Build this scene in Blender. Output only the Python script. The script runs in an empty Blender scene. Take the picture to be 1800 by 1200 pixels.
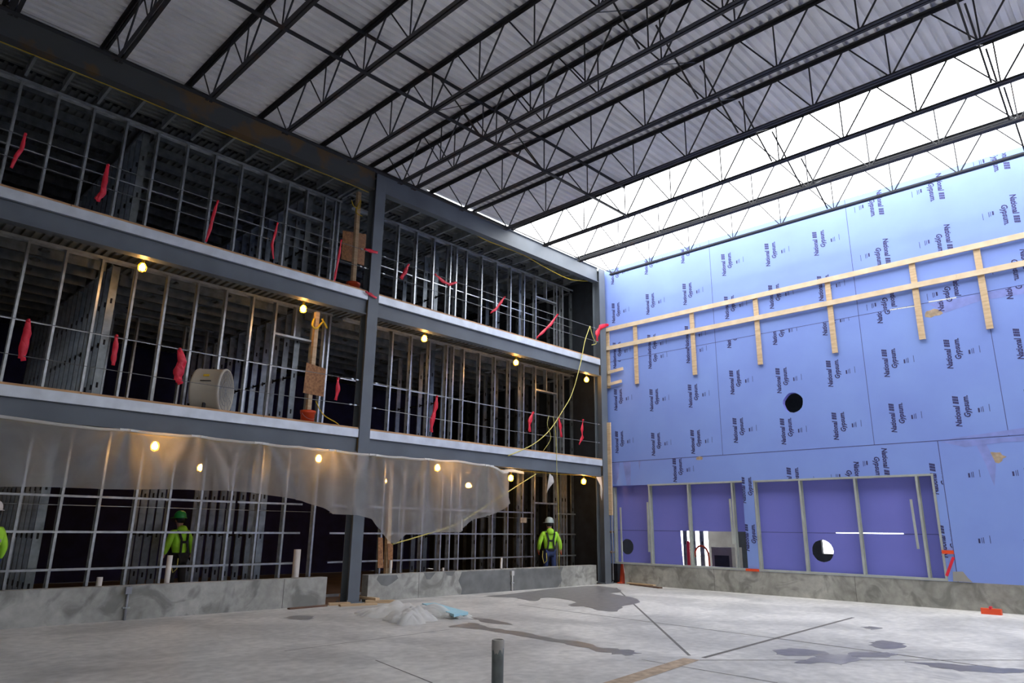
import bpy, bmesh, math, random
from mathutils import Vector, Matrix
from mathutils.geometry import tessellate_polygon
random.seed(7)
C = bpy.context.scene.collection
PI = math.pi
# ------------------------------------------------------------------ camera
F, YAW, PITCH, ROLL, CAMX, CAMY, CAMZ = 1222.22, 0.7957196, 0.2623659, 0.0131950, -19.0930, -14.0195, 1.65
cy, sy, cp, sp = math.cos(YAW), math.sin(YAW), math.cos(PITCH), math.sin(PITCH)
fw = Vector((sy*cp, cy*cp, sp)); rt = Vector((cy, -sy, 0)); up = rt.cross(fw)
cr, sr = math.cos(ROLL), math.sin(ROLL)
rt, up = cr*rt + sr*up, -sr*rt + cr*up
def ray(px, py): return fw*F + rt*(px-900) - up*(py-600)
CO = Vector((CAMX, CAMY, CAMZ))
def PA(px, py, y=0.0):      # survey helper: point of a plane y=const seen at a photo pixel
    d = ray(px, py); return CO + d*((y-CAMY)/d.y)
def PB(px, py, x=0.0):
    d = ray(px, py); return CO + d*((x-CAMX)/d.x)
def PZ(px, py, z=0.0):
    d = ray(px, py); return CO + d*((z-CAMZ)/d.z)
cam = bpy.data.cameras.new('camera'); co = bpy.data.objects.new('camera', cam); C.objects.link(co)
m = Matrix.Identity(4)
for i in range(3):
    m[i][0] = rt[i]; m[i][1] = up[i]; m[i][2] = -fw[i]; m[i][3] = CO[i]
co.matrix_world = m
cam.sensor_width = 36; cam.lens = F/1800*36; cam.clip_end = 500
bpy.context.scene.camera = co

# ------------------------------------------------------------------ materials
def newmat(name):
    mt = bpy.data.materials.new(name); mt.use_nodes = True
    nt = mt.node_tree; nt.nodes.clear()
    out = nt.nodes.new('ShaderNodeOutputMaterial'); b = nt.nodes.new('ShaderNodeBsdfPrincipled')
    nt.links.new(b.outputs[0], out.inputs[0]); return mt, nt, b, out
def pmat(name, col, rough=0.6, metal=0.0, var=0.15, scale=3.0, col2=None, detail=4, bump=0.0, stretch=(1,1,1), lo=.35, hi=.65, spec=None):
    mt, nt, b, out = newmat(name)
    tc = nt.nodes.new('ShaderNodeTexCoord'); mp = nt.nodes.new('ShaderNodeMapping'); mp.inputs['Scale'].default_value = stretch
    nz = nt.nodes.new('ShaderNodeTexNoise'); nz.inputs['Scale'].default_value = scale; nz.inputs['Detail'].default_value = detail
    rp = nt.nodes.new('ShaderNodeValToRGB')
    c2 = col2 or tuple(max(0, c*(1-var)) for c in col)
    rp.color_ramp.elements[0].position = lo; rp.color_ramp.elements[1].position = hi
    rp.color_ramp.elements[0].color = (*c2, 1); rp.color_ramp.elements[1].color = (*col, 1)
    nt.links.new(tc.outputs['Object'], mp.inputs[0]); nt.links.new(mp.outputs[0], nz.inputs['Vector'])
    nt.links.new(nz.outputs['Fac'], rp.inputs[0]); nt.links.new(rp.outputs[0], b.inputs['Base Color'])
    b.inputs['Roughness'].default_value = rough; b.inputs['Metallic'].default_value = metal
    if spec is not None: b.inputs['Specular IOR Level'].default_value = spec
    if bump:
        bp = nt.nodes.new('ShaderNodeBump'); bp.inputs['Strength'].default_value = bump; bp.inputs['Distance'].default_value = .02
        nt.links.new(nz.outputs['Fac'], bp.inputs['Height']); nt.links.new(bp.outputs[0], b.inputs['Normal'])
    return mt
def concrete(name, a, b_, c, stains, rough=0.75):
    mt, nt, b, out = newmat(name)
    tc = nt.nodes.new('ShaderNodeTexCoord')
    def noise(sc, det, dist=0):
        n = nt.nodes.new('ShaderNodeTexNoise'); n.inputs['Scale'].default_value = sc; n.inputs['Detail'].default_value = det; n.inputs['Distortion'].default_value = dist
        nt.links.new(tc.outputs['Object'], n.inputs['Vector']); return n
    n1 = noise(.55, 6, .6); n2 = noise(7, 5); n3 = noise(1.6, 6, 1.5)
    r1 = nt.nodes.new('ShaderNodeValToRGB'); r1.color_ramp.elements[0].position = .38; r1.color_ramp.elements[1].position = .62
    r1.color_ramp.elements[0].color = (*a, 1); r1.color_ramp.elements[1].color = (*b_, 1)
    nt.links.new(n1.outputs['Fac'], r1.inputs[0])
    r2 = nt.nodes.new('ShaderNodeValToRGB'); r2.color_ramp.elements[0].position = .35; r2.color_ramp.elements[1].position = .7
    r2.color_ramp.elements[0].color = (.82, .82, .82, 1); r2.color_ramp.elements[1].color = (1.06, 1.06, 1.06, 1)
    nt.links.new(n2.outputs['Fac'], r2.inputs[0])
    mx = nt.nodes.new('ShaderNodeMix'); mx.data_type = 'RGBA'; mx.blend_type = 'MULTIPLY'; mx.inputs[0].default_value = 1
    nt.links.new(r1.outputs[0], mx.inputs[6]); nt.links.new(r2.outputs[0], mx.inputs[7])
    r3 = nt.nodes.new('ShaderNodeValToRGB'); r3.color_ramp.elements[0].position = stains; r3.color_ramp.elements[1].position = stains+.14
    r3.color_ramp.elements[0].color = (0, 0, 0, 1); r3.color_ramp.elements[1].color = (.75, .75, .75, 1)
    nt.links.new(n3.outputs['Fac'], r3.inputs[0])
    m2 = nt.nodes.new('ShaderNodeMix'); m2.data_type = 'RGBA'
    nt.links.new(r3.outputs[0], m2.inputs[0]); nt.links.new(mx.outputs[2], m2.inputs[6]); m2.inputs[7].default_value = (*c, 1)
    nt.links.new(m2.outputs[2], b.inputs['Base Color']); b.inputs['Roughness'].default_value = rough
    bp = nt.nodes.new('ShaderNodeBump'); bp.inputs['Strength'].default_value = .25; bp.inputs['Distance'].default_value = .01
    nt.links.new(n2.outputs['Fac'], bp.inputs['Height']); nt.links.new(bp.outputs[0], b.inputs['Normal'])
    return mt
M = {}
M['floor'] = concrete('concrete_slab', (.44,.43,.41), (.67,.65,.61), (.40,.395,.385), .60, .55)
M['curb'] = concrete('cast_concrete', (.27,.265,.24), (.46,.455,.42), (.17,.17,.155), .50)
M['joint'] = pmat('sawn_joint', (.16,.15,.14), .9)
M['patch'] = pmat('tan_patch', (.50,.38,.27), .9, var=.35, scale=9)
M['wet'] = pmat('damp_concrete', (.26,.25,.245), .32, var=.3, scale=6)
M['wetcurb'] = pmat('damp_curb', (.19,.195,.19), .5, var=.3, scale=3)
M['tancurb'] = pmat('rusty_curb_stain', (.36,.30,.22), .8, var=.3, scale=3)
M['steel'] = pmat('grey_primed_steel', (.135,.155,.18), .5, var=.18, scale=1.2, spec=.35)
M['rustbeam'] = pmat('primed_steel_with_rust', (.070,.075,.078), .6, col2=(.13,.085,.045), scale=1.3, lo=.40, hi=.50, spec=.35)
M['joist'] = pmat('dark_primed_steel', (.032,.033,.038), .5, col2=(.055,.03,.02), lo=.25, hi=.4, scale=2, spec=.3)
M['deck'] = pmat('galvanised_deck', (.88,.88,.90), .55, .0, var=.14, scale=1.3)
M['deckshade'] = pmat('shaded_deck', (.27,.29,.29), .45, .5, var=.3, scale=3)  # darker deck tone, the shade of the interior is put into the colour
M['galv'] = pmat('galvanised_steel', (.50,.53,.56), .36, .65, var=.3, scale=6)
M['galvshade'] = pmat('galvanised_shaded', (.26,.29,.31), .38, .65, var=.35, scale=5)  # darkened copy of the galvanised steel, interior gloom set in its colour
M['galvedge'] = pmat('galvanised_pour_stop', (.66,.70,.76), .5, .35, var=.18, scale=3)
M['track'] = pmat('pale_metal_track', (.50,.53,.50), .5, .3, var=.15, scale=4)
M['slot'] = pmat('punched_slot', (.01,.01,.012), .9)
M['blue'] = pmat('blue_gypsum_sheathing', (.235,.345,.76), .62, col2=(.21,.30,.72), scale=.7, detail=6, lo=.3, hi=.7, spec=.25)
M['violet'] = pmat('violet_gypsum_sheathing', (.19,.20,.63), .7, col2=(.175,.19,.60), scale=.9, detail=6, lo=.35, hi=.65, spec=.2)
M['ink'] = pmat('printing_ink', (.035,.03,.13), .7)
M['seam'] = pmat('sheathing_seam', (.07,.07,.22), .8)
M['bruise'] = pmat('purple_stain', (.245,.30,.72), .7, var=.2)
M['wood'] = pmat('pine_lumber', (.66,.49,.31), .65, col2=(.52,.36,.21), scale=3, stretch=(1,1,6))
M['woodx'] = pmat('pale_pine_lumber', (.72,.58,.41), .65, col2=(.62,.48,.32), scale=3)
M['plate'] = pmat('weathered_edge_board', (.62,.36,.17), .7, col2=(.42,.22,.10), scale=2)
M['osb'] = pmat('osb', (.45,.22,.09), .7, col2=(.25,.11,.05), scale=22)
M['brown'] = pmat('brown_wood', (.16,.09,.06), .8, var=.3)
M['red'] = pmat('red_ribbon', (.80,.02,.05), .5, var=.2)
M['bucket'] = pmat('orange_plastic', (.85,.09,.025), .35, var=.1)
M['white'] = pmat('white_plastic', (.78,.78,.76), .4, var=.08)
M['fanbeige'] = pmat('beige_plastic', (.50,.47,.40), .45, var=.12, scale=2)
M['black'] = pmat('black_rubber', (.012,.012,.014), .6)
M['yellow'] = pmat('yellow_cord', (.75,.52,.03), .5, var=.1)
M['rope'] = pmat('yellow_rope', (.66,.58,.16), .7, var=.2, scale=30)
M['cable'] = pmat('wire_cable', (.22,.23,.24), .5, .5)
M['foam'] = pmat('pale_blue_foam', (.40,.68,.78), .7, var=.1)
M['hivis'] = pmat('lime_fabric', (.42,.85,.05), .8, var=.18, scale=6)
M['jeans'] = pmat('denim', (.03,.05,.15), .9, var=.3, scale=12)
M['dark'] = pmat('dark_cloth', (.015,.016,.02), .9)
M['skin'] = pmat('skin', (.50,.28,.19), .6, var=.1)
M['helmet'] = pmat('grey_helmet', (.42,.50,.48), .35)
M['helmetw'] = pmat('white_helmet', (.75,.75,.75), .35)
M['helmetg'] = pmat('green_helmet', (.02,.35,.08), .35)
M['glove'] = pmat('orange_glove', (.75,.10,.02), .7)
M['reflect'] = pmat('reflective_tape', (.55,.57,.6), .35, .3)
M['dirt'] = pmat('interior_subfloor', (.17,.10,.065), .9, var=.35, scale=1.5)
M['drywall'] = pmat('grey_panel', (.36,.35,.33), .8, col2=(.28,.27,.25), scale=2)
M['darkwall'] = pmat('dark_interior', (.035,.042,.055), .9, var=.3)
M['ground'] = pmat('outside_ground', (.45,.43,.40), .95, var=.2, scale=.5)
M['pvc'] = pmat('pvc_pipe', (.66,.64,.62), .45)
M['conduit'] = pmat('grey_conduit', (.30,.31,.34), .5, .2)
M['pipegrey'] = pmat('painted_grey_pipe', (.13,.15,.15), .5, var=.3, scale=9)
M['backviolet'] = pmat('violet_back_shaded', (.03,.03,.12), .8, var=.3)  # violet darkened, colour carries the shade at the back of the floors
def bulbmat():
    mt, nt, b, out = newmat('lit_bulb')
    b.inputs['Base Color'].default_value = (1, .7, .3, 1)
    b.inputs['Emission Color'].default_value = (1, .52, .14, 1); b.inputs['Emission Strength'].default_value = BULB
    return mt
BULB = 85.0
M['bulb'] = bulbmat()
def sheetmat(name, wt, wr, col):
    """milky film: clear part, blurred see-through part and a diffusing part"""
    mt, nt, b, out = newmat(name)
    tc = nt.nodes.new('ShaderNodeTexCoord'); nz = nt.nodes.new('ShaderNodeTexNoise'); nz.inputs['Scale'].default_value = 2.2; nz.inputs['Detail'].default_value = 4; nz.inputs['Distortion'].default_value = .8
    nt.links.new(tc.outputs['Object'], nz.inputs['Vector'])
    mr = nt.nodes.new('ShaderNodeMapRange'); mr.inputs['From Min'].default_value = .3; mr.inputs['From Max'].default_value = .7
    mr.inputs['To Min'].default_value = wt-.05; mr.inputs['To Max'].default_value = wt+.05
    nt.links.new(nz.outputs['Fac'], mr.inputs['Value'])
    b.inputs['Base Color'].default_value = (*col, 1); b.inputs['Roughness'].default_value = .36
    tl = nt.nodes.new('ShaderNodeBsdfTranslucent'); tl.inputs[0].default_value = (*col, 1)
    tr = nt.nodes.new('ShaderNodeBsdfTransparent'); rf = nt.nodes.new('ShaderNodeBsdfRefraction'); rf.inputs['Roughness'].default_value = .24; rf.inputs['IOR'].default_value = 1.01; rf.inputs[0].default_value = (.9,.9,.9,1)
    m1 = nt.nodes.new('ShaderNodeMixShader'); m1.inputs[0].default_value = .62
    m2 = nt.nodes.new('ShaderNodeMixShader'); m3 = nt.nodes.new('ShaderNodeMixShader'); m3.inputs[0].default_value = wr
    nt.links.new(b.outputs[0], m1.inputs[1]); nt.links.new(tl.outputs[0], m1.inputs[2])
    nt.links.new(m1.outputs[0], m3.inputs[1]); nt.links.new(rf.outputs[0], m3.inputs[2])
    nt.links.new(mr.outputs[0], m2.inputs[0]); nt.links.new(m3.outputs[0], m2.inputs[1]); nt.links.new(tr.outputs[0], m2.inputs[2])
    nt.links.new(m2.outputs[0], out.inputs[0])
    bp = nt.nodes.new('ShaderNodeBump'); bp.inputs['Strength'].default_value = .4; bp.inputs['Distance'].default_value = .04
    nt.links.new(nz.outputs['Fac'], bp.inputs['Height']); nt.links.new(bp.outputs[0], b.inputs['Normal'])
    return mt
M['poly'] = sheetmat('polythene_sheet', .42, .26, (.80,.80,.80))
M['poly2'] = sheetmat('crumpled_polythene', .10, .12, (.93,.93,.91))

# ------------------------------------------------------------------ mesh builder
class MB:
    def __init__(s): s.v = []; s.f = []; s.mi = []; s.mats = []; s.sm = []
    def mat(s, m):
        if m not in s.mats: s.mats.append(m)
        return s.mats.index(m)
    def face(s, idx, m, smooth=False): s.f.append(tuple(idx)); s.mi.append(s.mat(m)); s.sm.append(smooth)
    def add(s, vs, fs, m, smooth=False):
        b = len(s.v); s.v += [tuple(v) for v in vs]
        for f in fs: s.face([i+b for i in f], m, smooth)
    def box(s, x0, x1, y0, y1, z0, z1, m):
        vs = [(x, y, z) for x in (x0, x1) for y in (y0, y1) for z in (z0, z1)]
        s.add(vs, [(0,1,3,2),(4,6,7,5),(0,4,5,1),(2,3,7,6),(0,2,6,4),(1,5,7,3)], m)
    def bar(s, a, b, w, h, m, upv=None):       # rectangular bar a->b, width w sideways, h along upv
        a, b = Vector(a), Vector(b); d = (b-a).normalized(); u = Vector(upv or ((0,0,1) if abs(d.z) < .9 else (0,1,0)))
        sd = d.cross(u).normalized(); u = sd.cross(d).normalized()
        vs = []
        for p in (a, b):
            for i, j in ((-1,-1),(1,-1),(1,1),(-1,1)): vs.append(p + sd*(i*w/2) + u*(j*h/2))
        s.add(vs, [(3,2,1,0),(4,5,6,7),(0,1,5,4),(1,2,6,5),(2,3,7,6),(3,0,4,7)], m)
    def tube(s, pts, r, m, n=6, closed=False, cap=True):
        pts = [Vector(p) for p in pts]; k = len(pts); b = len(s.v); r_ = r if isinstance(r, (list, tuple)) else [r]*k
        prev = None
        for i, p in enumerate(pts):
            t = (pts[min(i+1, k-1)] - pts[max(i-1, 0)]).normalized()
            u = prev - t*prev.dot(t) if prev is not None else t.orthogonal()
            if u.length < 1e-5: u = t.orthogonal()
            u.normalize(); prev = u; w = t.cross(u)
            for j in range(n):
                a = 2*PI*j/n; s.v.append(tuple(p + (u*math.cos(a)+w*math.sin(a))*r_[i]))
        for i in range(k-1):
            for j in range(n):
                s.face((b+i*n+j, b+i*n+(j+1)%n, b+(i+1)*n+(j+1)%n, b+(i+1)*n+j), m, n > 5)
        if cap: s.face([b+j for j in range(n)][::-1], m); s.face([b+(k-1)*n+j for j in range(n)], m)
    def prism(s, poly, off, m, holes=(), inner=None):   # poly: list of 3D points (planar); off: extrusion vector
        loops = [[Vector(p) for p in poly]] + [[Vector(p) for p in h] for h in holes]
        tris = tessellate_polygon(loops); flat = [p for l in loops for p in l]; n = len(flat); off = Vector(off)
        b = len(s.v); s.v += [tuple(p) for p in flat] + [tuple(p+off) for p in flat]
        for t in tris: s.face([b+i for i in t], m); s.face([b+n+i for i in reversed(t)], m)
        k = 0
        for li, l in enumerate(loops):
            for i in range(len(l)):
                j = (i+1) % len(l); s.face((b+k+i, b+k+j, b+n+k+j, b+n+k+i), (inner or m) if li else m)
            k += len(l)
    def lathe(s, prof, o, ax, m, n=20, smooth=True):    # prof: (r, h) along axis ax from o
        ax = Vector(ax).normalized(); u = ax.orthogonal().normalized(); w = ax.cross(u); o = Vector(o); b = len(s.v)
        for r, h in prof:
            for j in range(n):
                a = 2*PI*j/n; s.v.append(tuple(o + ax*h + (u*math.cos(a)+w*math.sin(a))*r))
        for i in range(len(prof)-1):
            for j in range(n): s.face((b+i*n+j, b+i*n+(j+1)%n, b+(i+1)*n+(j+1)%n, b+(i+1)*n+j), m, smooth)
    def build(s, name, parent=None):
        me = bpy.data.meshes.new(name); L = parent.location if parent else Vector()
        me.from_pydata([(v[0]-L[0], v[1]-L[1], v[2]-L[2]) for v in s.v], [], s.f)
        for mt in s.mats: me.materials.append(M[mt])
        me.polygons.foreach_set('material_index', s.mi); me.polygons.foreach_set('use_smooth', s.sm)
        bm = bmesh.new(); bm.from_mesh(me); bmesh.ops.recalc_face_normals(bm, faces=bm.faces); bm.to_mesh(me); bm.free()
        me.update(); o = bpy.data.objects.new(name, me); C.objects.link(o)
        if parent: o.parent = parent
        return o
def tag(o, label=None, cat=None, group=None, kind=None):
    if label: o['label'] = label
    if cat: o['category'] = cat
    if group: o['group'] = group
    if kind: o['kind'] = kind
    return o
def empty(name, loc, label, cat, group=None, kind=None):
    o = bpy.data.objects.new(name, None); C.objects.link(o); o.location = loc; o.empty_display_size = .2
    return tag(o, label, cat, group, kind)
def copy_tree(o, parent=None):
    c = o.copy(); C.objects.link(c)
    if parent: c.parent = parent
    for ch in list(o.children): copy_tree(ch, c)
    return c
ORD = 'first second third fourth fifth sixth seventh eighth ninth tenth eleventh twelfth thirteenth fourteenth fifteenth sixteenth seventeenth eighteenth nineteenth twentieth'.split()
ORD += ['twenty-'+w for w in ORD[:9]] + ['thirtieth'] + ['thirty-'+w for w in ORD[:9]]

# ------------------------------------------------------------------ levels
Z2, Z3, ZR = 3.86, 7.26, 10.60           # tops of slabs and of the roof beam
XL = -24.0                                # left end of the open building
COLM = (-9.90, -9.60); COLC = (-0.46, -0.14)
LV = [('ground floor', 0.0, 3.55), ('second floor', Z2, 6.98), ('top floor', Z3, 10.22)]

# ------------------------------------------------------------------ floor
fl = MB()
fl.box(-30, 0.0, -26, 0.0, -.3, 0, 'floor')
def strip(mb, a, b, w, m, z=.002):
    a, b = Vector((a[0], a[1], 0)), Vector((b[0], b[1], 0)); d = (b-a).normalized(); s = Vector((-d.y, d.x, 0))*w/2
    mb.add([(p.x, p.y, z) for p in (a-s, a+s, b+s, b-s)], [(0,1,2,3)], m)
hub = PZ(1222, 1158)
for a, b, w in (((1083,1033),(1212,1152),.045), ((1500,1085),(1236,1156),.07), ((1228,1160),(1800,1160),.03), ((912,1063),(1360,1121),.04), ((1360,1121),(1800,1180),.05), ((500,1144),(790,1106),.02), ((1128,1159),(1367,1200),.02), ((1222,1156),(1130,1128),.0001), ((900,1090),(640,1030),.0001), ((660,1160),(760,1200),.02)):
    if w > .001: strip(fl, PZ(*a), PZ(*b), w, 'joint')
# chased trench patched in tan, towards the camera from the joint hub
a, b = PZ(1215, 1158), PZ(1085, 1200); d = (b-a).normalized(); b = a + d*5.0; s = Vector((-d.y, d.x, 0))*.11
fl.add([(p.x, p.y, .003) for p in (a-s, a+s*1.1, b+s*1.3, b-s*1.2)], [(0,1,2,3)], 'patch')
floor = fl.build('floor'); tag(floor, 'pale grey concrete slab with sawn joints of the open court', None, None, 'structure')
g = MB(); g.box(-30, .0, 0, 12, -.32, -.01, 'dirt'); f1 = g.build('floor'); tag(f1, 'dark brown subfloor inside the framed building', None, None, 'structure')
g = MB(); g.box(0.0, 45, -26, 12, -.32, -.012, 'ground'); f2 = g.build('floor'); tag(f2, 'bare ground beyond the blue wall', None, None, 'structure')

# damp patches
def blob(name, pts, label, z, mat='wet'):
    P = [PZ(x, y) for x, y in pts]; n = len(P); out = []
    for i in range(n):      # Catmull-Rom outline with small irregularities
        p0, p1, p2, p3 = P[i-1], P[i], P[(i+1) % n], P[(i+2) % n]
        for t in (0, .25, .5, .75):
            q = .5*((2*p1)+(p2-p0)*t+(2*p0-5*p1+4*p2-p3)*t*t+(3*p1-p0-3*p2+p3)*t**3)
            out.append(q + Vector((random.uniform(-.07,.07), random.uniform(-.05,.05), 0)))
    mb = MB(); mb.prism([(p.x, p.y, z) for p in out], (0,0,.0015), mat)
    return tag(mb.build(name), label, 'puddle', 'damp patches on the slab')
blob('damp_patch', [(850,1048),(900,1043),(960,1036),(1040,1029),(1082,1034),(1092,1040),(1072,1043),(1100,1047),(1125,1058),(1095,1066),(1085,1074),(1052,1072),(1030,1066),(1000,1064),(1010,1057),(960,1050),(940,1056),(905,1050)], 'large dark damp patch near the foot of the corner steel column', .001)
blob('damp_patch', [(788,1101),(830,1094),(850,1100),(890,1107),(950,1117),(1010,1127),(1060,1138),(1095,1141),(1124,1147),(1100,1151),(1060,1146),(1000,1133),(940,1121),(880,1112),(830,1104)], 'long thin wet streak running right from the crumpled plastic sheet', .001)
blob('damp_patch', [(820,1084),(850,1087),(900,1096),(890,1098),(850,1092)], 'short wet streak beyond the pale blue foam board', .001)
blob('damp_patch', [(508,1084),(530,1081),(552,1083),(550,1088),(525,1089),(508,1087)], 'small oval damp spot near the left concrete curb', .001)
blob('damp_patch', [(1365,1143),(1400,1139),(1440,1143),(1450,1149),(1400,1153),(1370,1150)], 'rounded grey puddle stain right of the tan patch', .001)
blob('damp_patch', [(1532,1128),(1560,1126),(1590,1131),(1588,1138),(1550,1139),(1530,1134)], 'oval puddle stain standing alone below the blue wall', .001)
blob('damp_patch', [(1438,1152),(1480,1150),(1510,1158),(1480,1168),(1450,1164),(1400,1166),(1410,1160)], 'irregular rusty puddle stain beside the rounded grey one', .001)
blob('damp_patch', [(1490,1147),(1540,1146),(1575,1149),(1560,1155),(1510,1155)], 'thin puddle stain lying on the floor joint', .001)
blob('damp_patch', [(1590,1162),(1650,1166),(1740,1172),(1800,1176),(1800,1184),(1700,1180),(1640,1172)], 'long dark puddle stain reaching the right edge', .001)
blob('damp_patch', [(1516,1102),(1535,1101),(1552,1104),(1530,1106)], 'tiny damp spot close to the blue wall', .001)

# ------------------------------------------------------------------ low concrete curbs
def curb(name, x0, x1, y0, y1, h, label, joints=(), wets=()):
    mb = MB(); mb.box(x0, x1, y0, y1, 0, h, 'curb')
    for x in joints:
        if y1-y0 < x1-x0: mb.box(x-.006, x+.006, y0-.002, y0, 0, h, 'joint')
        else: mb.box(x0-.002, x0, x-.006, x+.006, 0, h, 'joint')
    for pts in wets: mb.prism([(x, y0-.003, z) for x, z in pts], (0, .002, 0), 'wetcurb')
    return tag(mb.build(name), label, 'concrete curb')
def irr(x, z, rx, rz):
    ph = random.uniform(0, 6); return [(x+rx*math.cos(a)*(1+.25*math.sin(3*a+ph)), max(.01, min(.56, z+rz*math.sin(a)*(1+.3*math.sin(4*a+ph)+.15*math.sin(9*a))))) for a in [2*PI*i/36 for i in range(36)]]
curb('concrete_curb', -19.25, -10.44, 0.0, .25, .575, 'low grey concrete curb left of the main steel column', (-14.45, -11.45))
def wetA(pts): return [(max(-9.36, min(-.9, PA(x, y, 0).x)), max(0.004, min(.572, PA(x, y, 0).z))) for x, y in pts]
curb('concrete_curb', -9.37, -.88, 0.0, .25, .575, 'low concrete curb right of the main steel column with dark wet stains', (-7.9, -5.35, -2.6),
     (wetA([(812,1005),(850,1003),(895,1001),(940,999),(990,996),(985,1008),(988,1020),(980,1032),(975,1033),(900,1040),(810,1048),(812,1035),(806,1020)]),
      wetA([(665,1011),(697,1010),(700,1016),(690,1024),(680,1030),(670,1028),(662,1018)]),
      wetA([(745,1006),(766,1005),(756,1018),(750,1018)]), wetA([(782,1004),(800,1003),(795,1012),(786,1011)])))
curb('concrete_curb', 0.0, .30, -26, -.44, .60, 'long low concrete curb carrying the blue wall', (-3.55, -7.4, -11.2, -15))

# ------------------------------------------------------------------ steel columns and beams
def column_h(x0, x1, y0, y1, z1, label, rust=False):
    mb = MB(); t = .022; xc = (x0+x1)/2
    mb.box(x0, x1, y0, y0+t, 0, z1, 'steel'); mb.box(x0, x1, y1-t, y1, 0, z1, 'steel'); mb.box(xc-.009, xc+.009, y0+t, y1-t, 0, z1, 'steel')
    r = empty('steel_column', (xc, (y0+y1)/2, 0), label, 'column', 'steel columns')
    mb.build('shaft', r)
    b = MB(); b.box(x0-.06, x1+.06, y0-.06, y1+.08, 0, .02, 'steel')
    for dx in (x0-.03, x1+.03):
        for dy in (y0-.03, y1+.05): b.lathe([(0,.07),(.014,.07),(.014,.02)], (dx, dy, 0), (0,0,1), 'conduit', 6, False)
    b.build('base_plate', r)
    return r
column_h(COLM[0], COLM[1], -.03, .28, ZR-.01, 'main grey steel column between the two framed bays')
cc = column_h(COLC[0], COLC[1], -.03, .28, ZR-.01, 'corner grey steel column beside the blue wall')
column_h(-19.6, -19.3, -.03, .28, ZR-.01, 'left end grey steel column at the edge of the frame')
for z in (.95, 1.58):
    b = MB(); b.box(-.135, -.02, -.02, .06, z-.05, z+.05, 'conduit'); b.lathe([(0,-.08),(.03,-.08),(.03,.08),(0,.08)], (-.1, -.05, z), (1,0,0), 'brown', 8)
    b.build('pipe_clamp', cc)
def beam(x0, x1, z0, z1, mat, label, y0=0.0, fwid=.22):
    mb = MB(); tf = .02; yc = y0 + .05
    mb.box(x0, x1, y0, y0+fwid, z1-tf, z1, mat); mb.box(x0, x1, y0, y0+fwid, z0, z0+tf, mat); mb.box(x0, x1, yc, yc+.014, z0+tf, z1-tf, mat)
    o = mb.build('steel_beam'); return tag(o, label, 'beam', 'steel floor and roof beams')
bays = [(-19.28, COLM[0]-.01, 'left bay'), (COLM[1]+.01, COLC[0]-.01, 'right bay')]
for x0, x1, nm in bays:
    beam(x0, x1, 10.07, ZR, 'rustbeam' if nm == 'left bay' else 'steel', 'deep steel roof beam across the %s%s' % (nm, ', rust blotched' if nm == 'left bay' else ''))
    beam(x0, x1, 6.69, 7.07, 'steel', 'dark steel beam under the top floor edge, %s' % nm)
    beam(x0, x1, 3.32, 3.68, 'steel', 'dark steel beam under the second floor edge, %s' % nm)
for x0, x1, nm in bays:
    for z, fn in ((Z3, 'top floor'), (Z2, 'second floor')):
        e = empty('slab_edge_form', ((x0+x1)/2, 0, z-.1), 'bright galvanised metal slab edge of the %s, %s' % (fn, nm), 'slab edge', 'metal slab edges')
        mb = MB(); zb = z-.19; mb.prism([(x0, -.012, zb), (x0, -.012, z), (x0, -.006, z), (x0, -.006, zb+.006), (x0, .12, zb+.006), (x0, .12, zb)], (x1-x0, 0, 0), 'galvedge')
        mb.build('metal_edge', e)
        k = x0
        pb = MB()
        while k < x1-.1:
            k2 = min(k+random.uniform(2.6, 3.6), x1); pb.box(k+.004, k2-.004, .0, .14, z+.0005, z+.04, 'plate'); k = k2
        o = pb.build('edge_board', e)
# slabs
for z, nm in ((Z2, 'second'), (Z3, 'top')):
    mb = MB(); mb.box(-28, .2, .30, 9.6, z-.12, z, 'floor')
    for x0, x1, _ in bays: mb.box(x0, x1, .0, .30, z-.12, z-.001, 'floor')
    tag(mb.build('floor'), 'concrete slab of the %s floor' % nm, None, None, 'structure')

DE = -23.0  # deck stops short behind the camera, an added gap that lets skylight in
# ------------------------------------------------------------------ corrugated decks
def deck_mesh(mb, a0, a1, b0, b1, z, axis, pitch, depth, mat):   # flutes run along `axis` from a0..a1, repeat over b0..b1
    n = int((b1-b0)/pitch); prof = []
    for i in range(n+1):
        b = b0 + i*pitch
        prof += [(b, z), (b+pitch*.50, z), (b+pitch*.57, z+depth), (b+pitch*.93, z+depth)]
    base = len(mb.v)
    for b, zz in prof:
        for a in (a0, a1): mb.v.append((a, b, zz) if axis == 'x' else (b, a, zz))
    for i in range(len(prof)-1): mb.face((base+2*i, base+2*i+1, base+2*i+3, base+2*i+2), mat)
mb = MB(); deck_mesh(mb, -28, -4.72, DE, -.02, 10.68, 'x', .186, .085, 'deck'); deck_mesh(mb, -28, -8.15, -.01, .35, 10.68, 'x', .186, .085, 'deck')
mb.box(-28, -4.74, DE, -.02, 10.775, 10.82, 'drywall'); mb.box(-28, -8.15, -.02, .5, 10.775, 10.82, 'drywall')
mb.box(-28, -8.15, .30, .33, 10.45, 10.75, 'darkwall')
tag(mb.build('ceiling'), 'corrugated metal roof deck over the open court', None, None, 'structure')
mb = MB(); deck_mesh(mb, -28, -.1, .06, 1.6, 10.50, 'x', .16, .04, 'deckshade')
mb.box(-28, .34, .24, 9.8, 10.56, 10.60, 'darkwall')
tag(mb.build('ceiling'), 'corrugated soffit deck over the top floor edge', None, None, 'structure')
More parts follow.
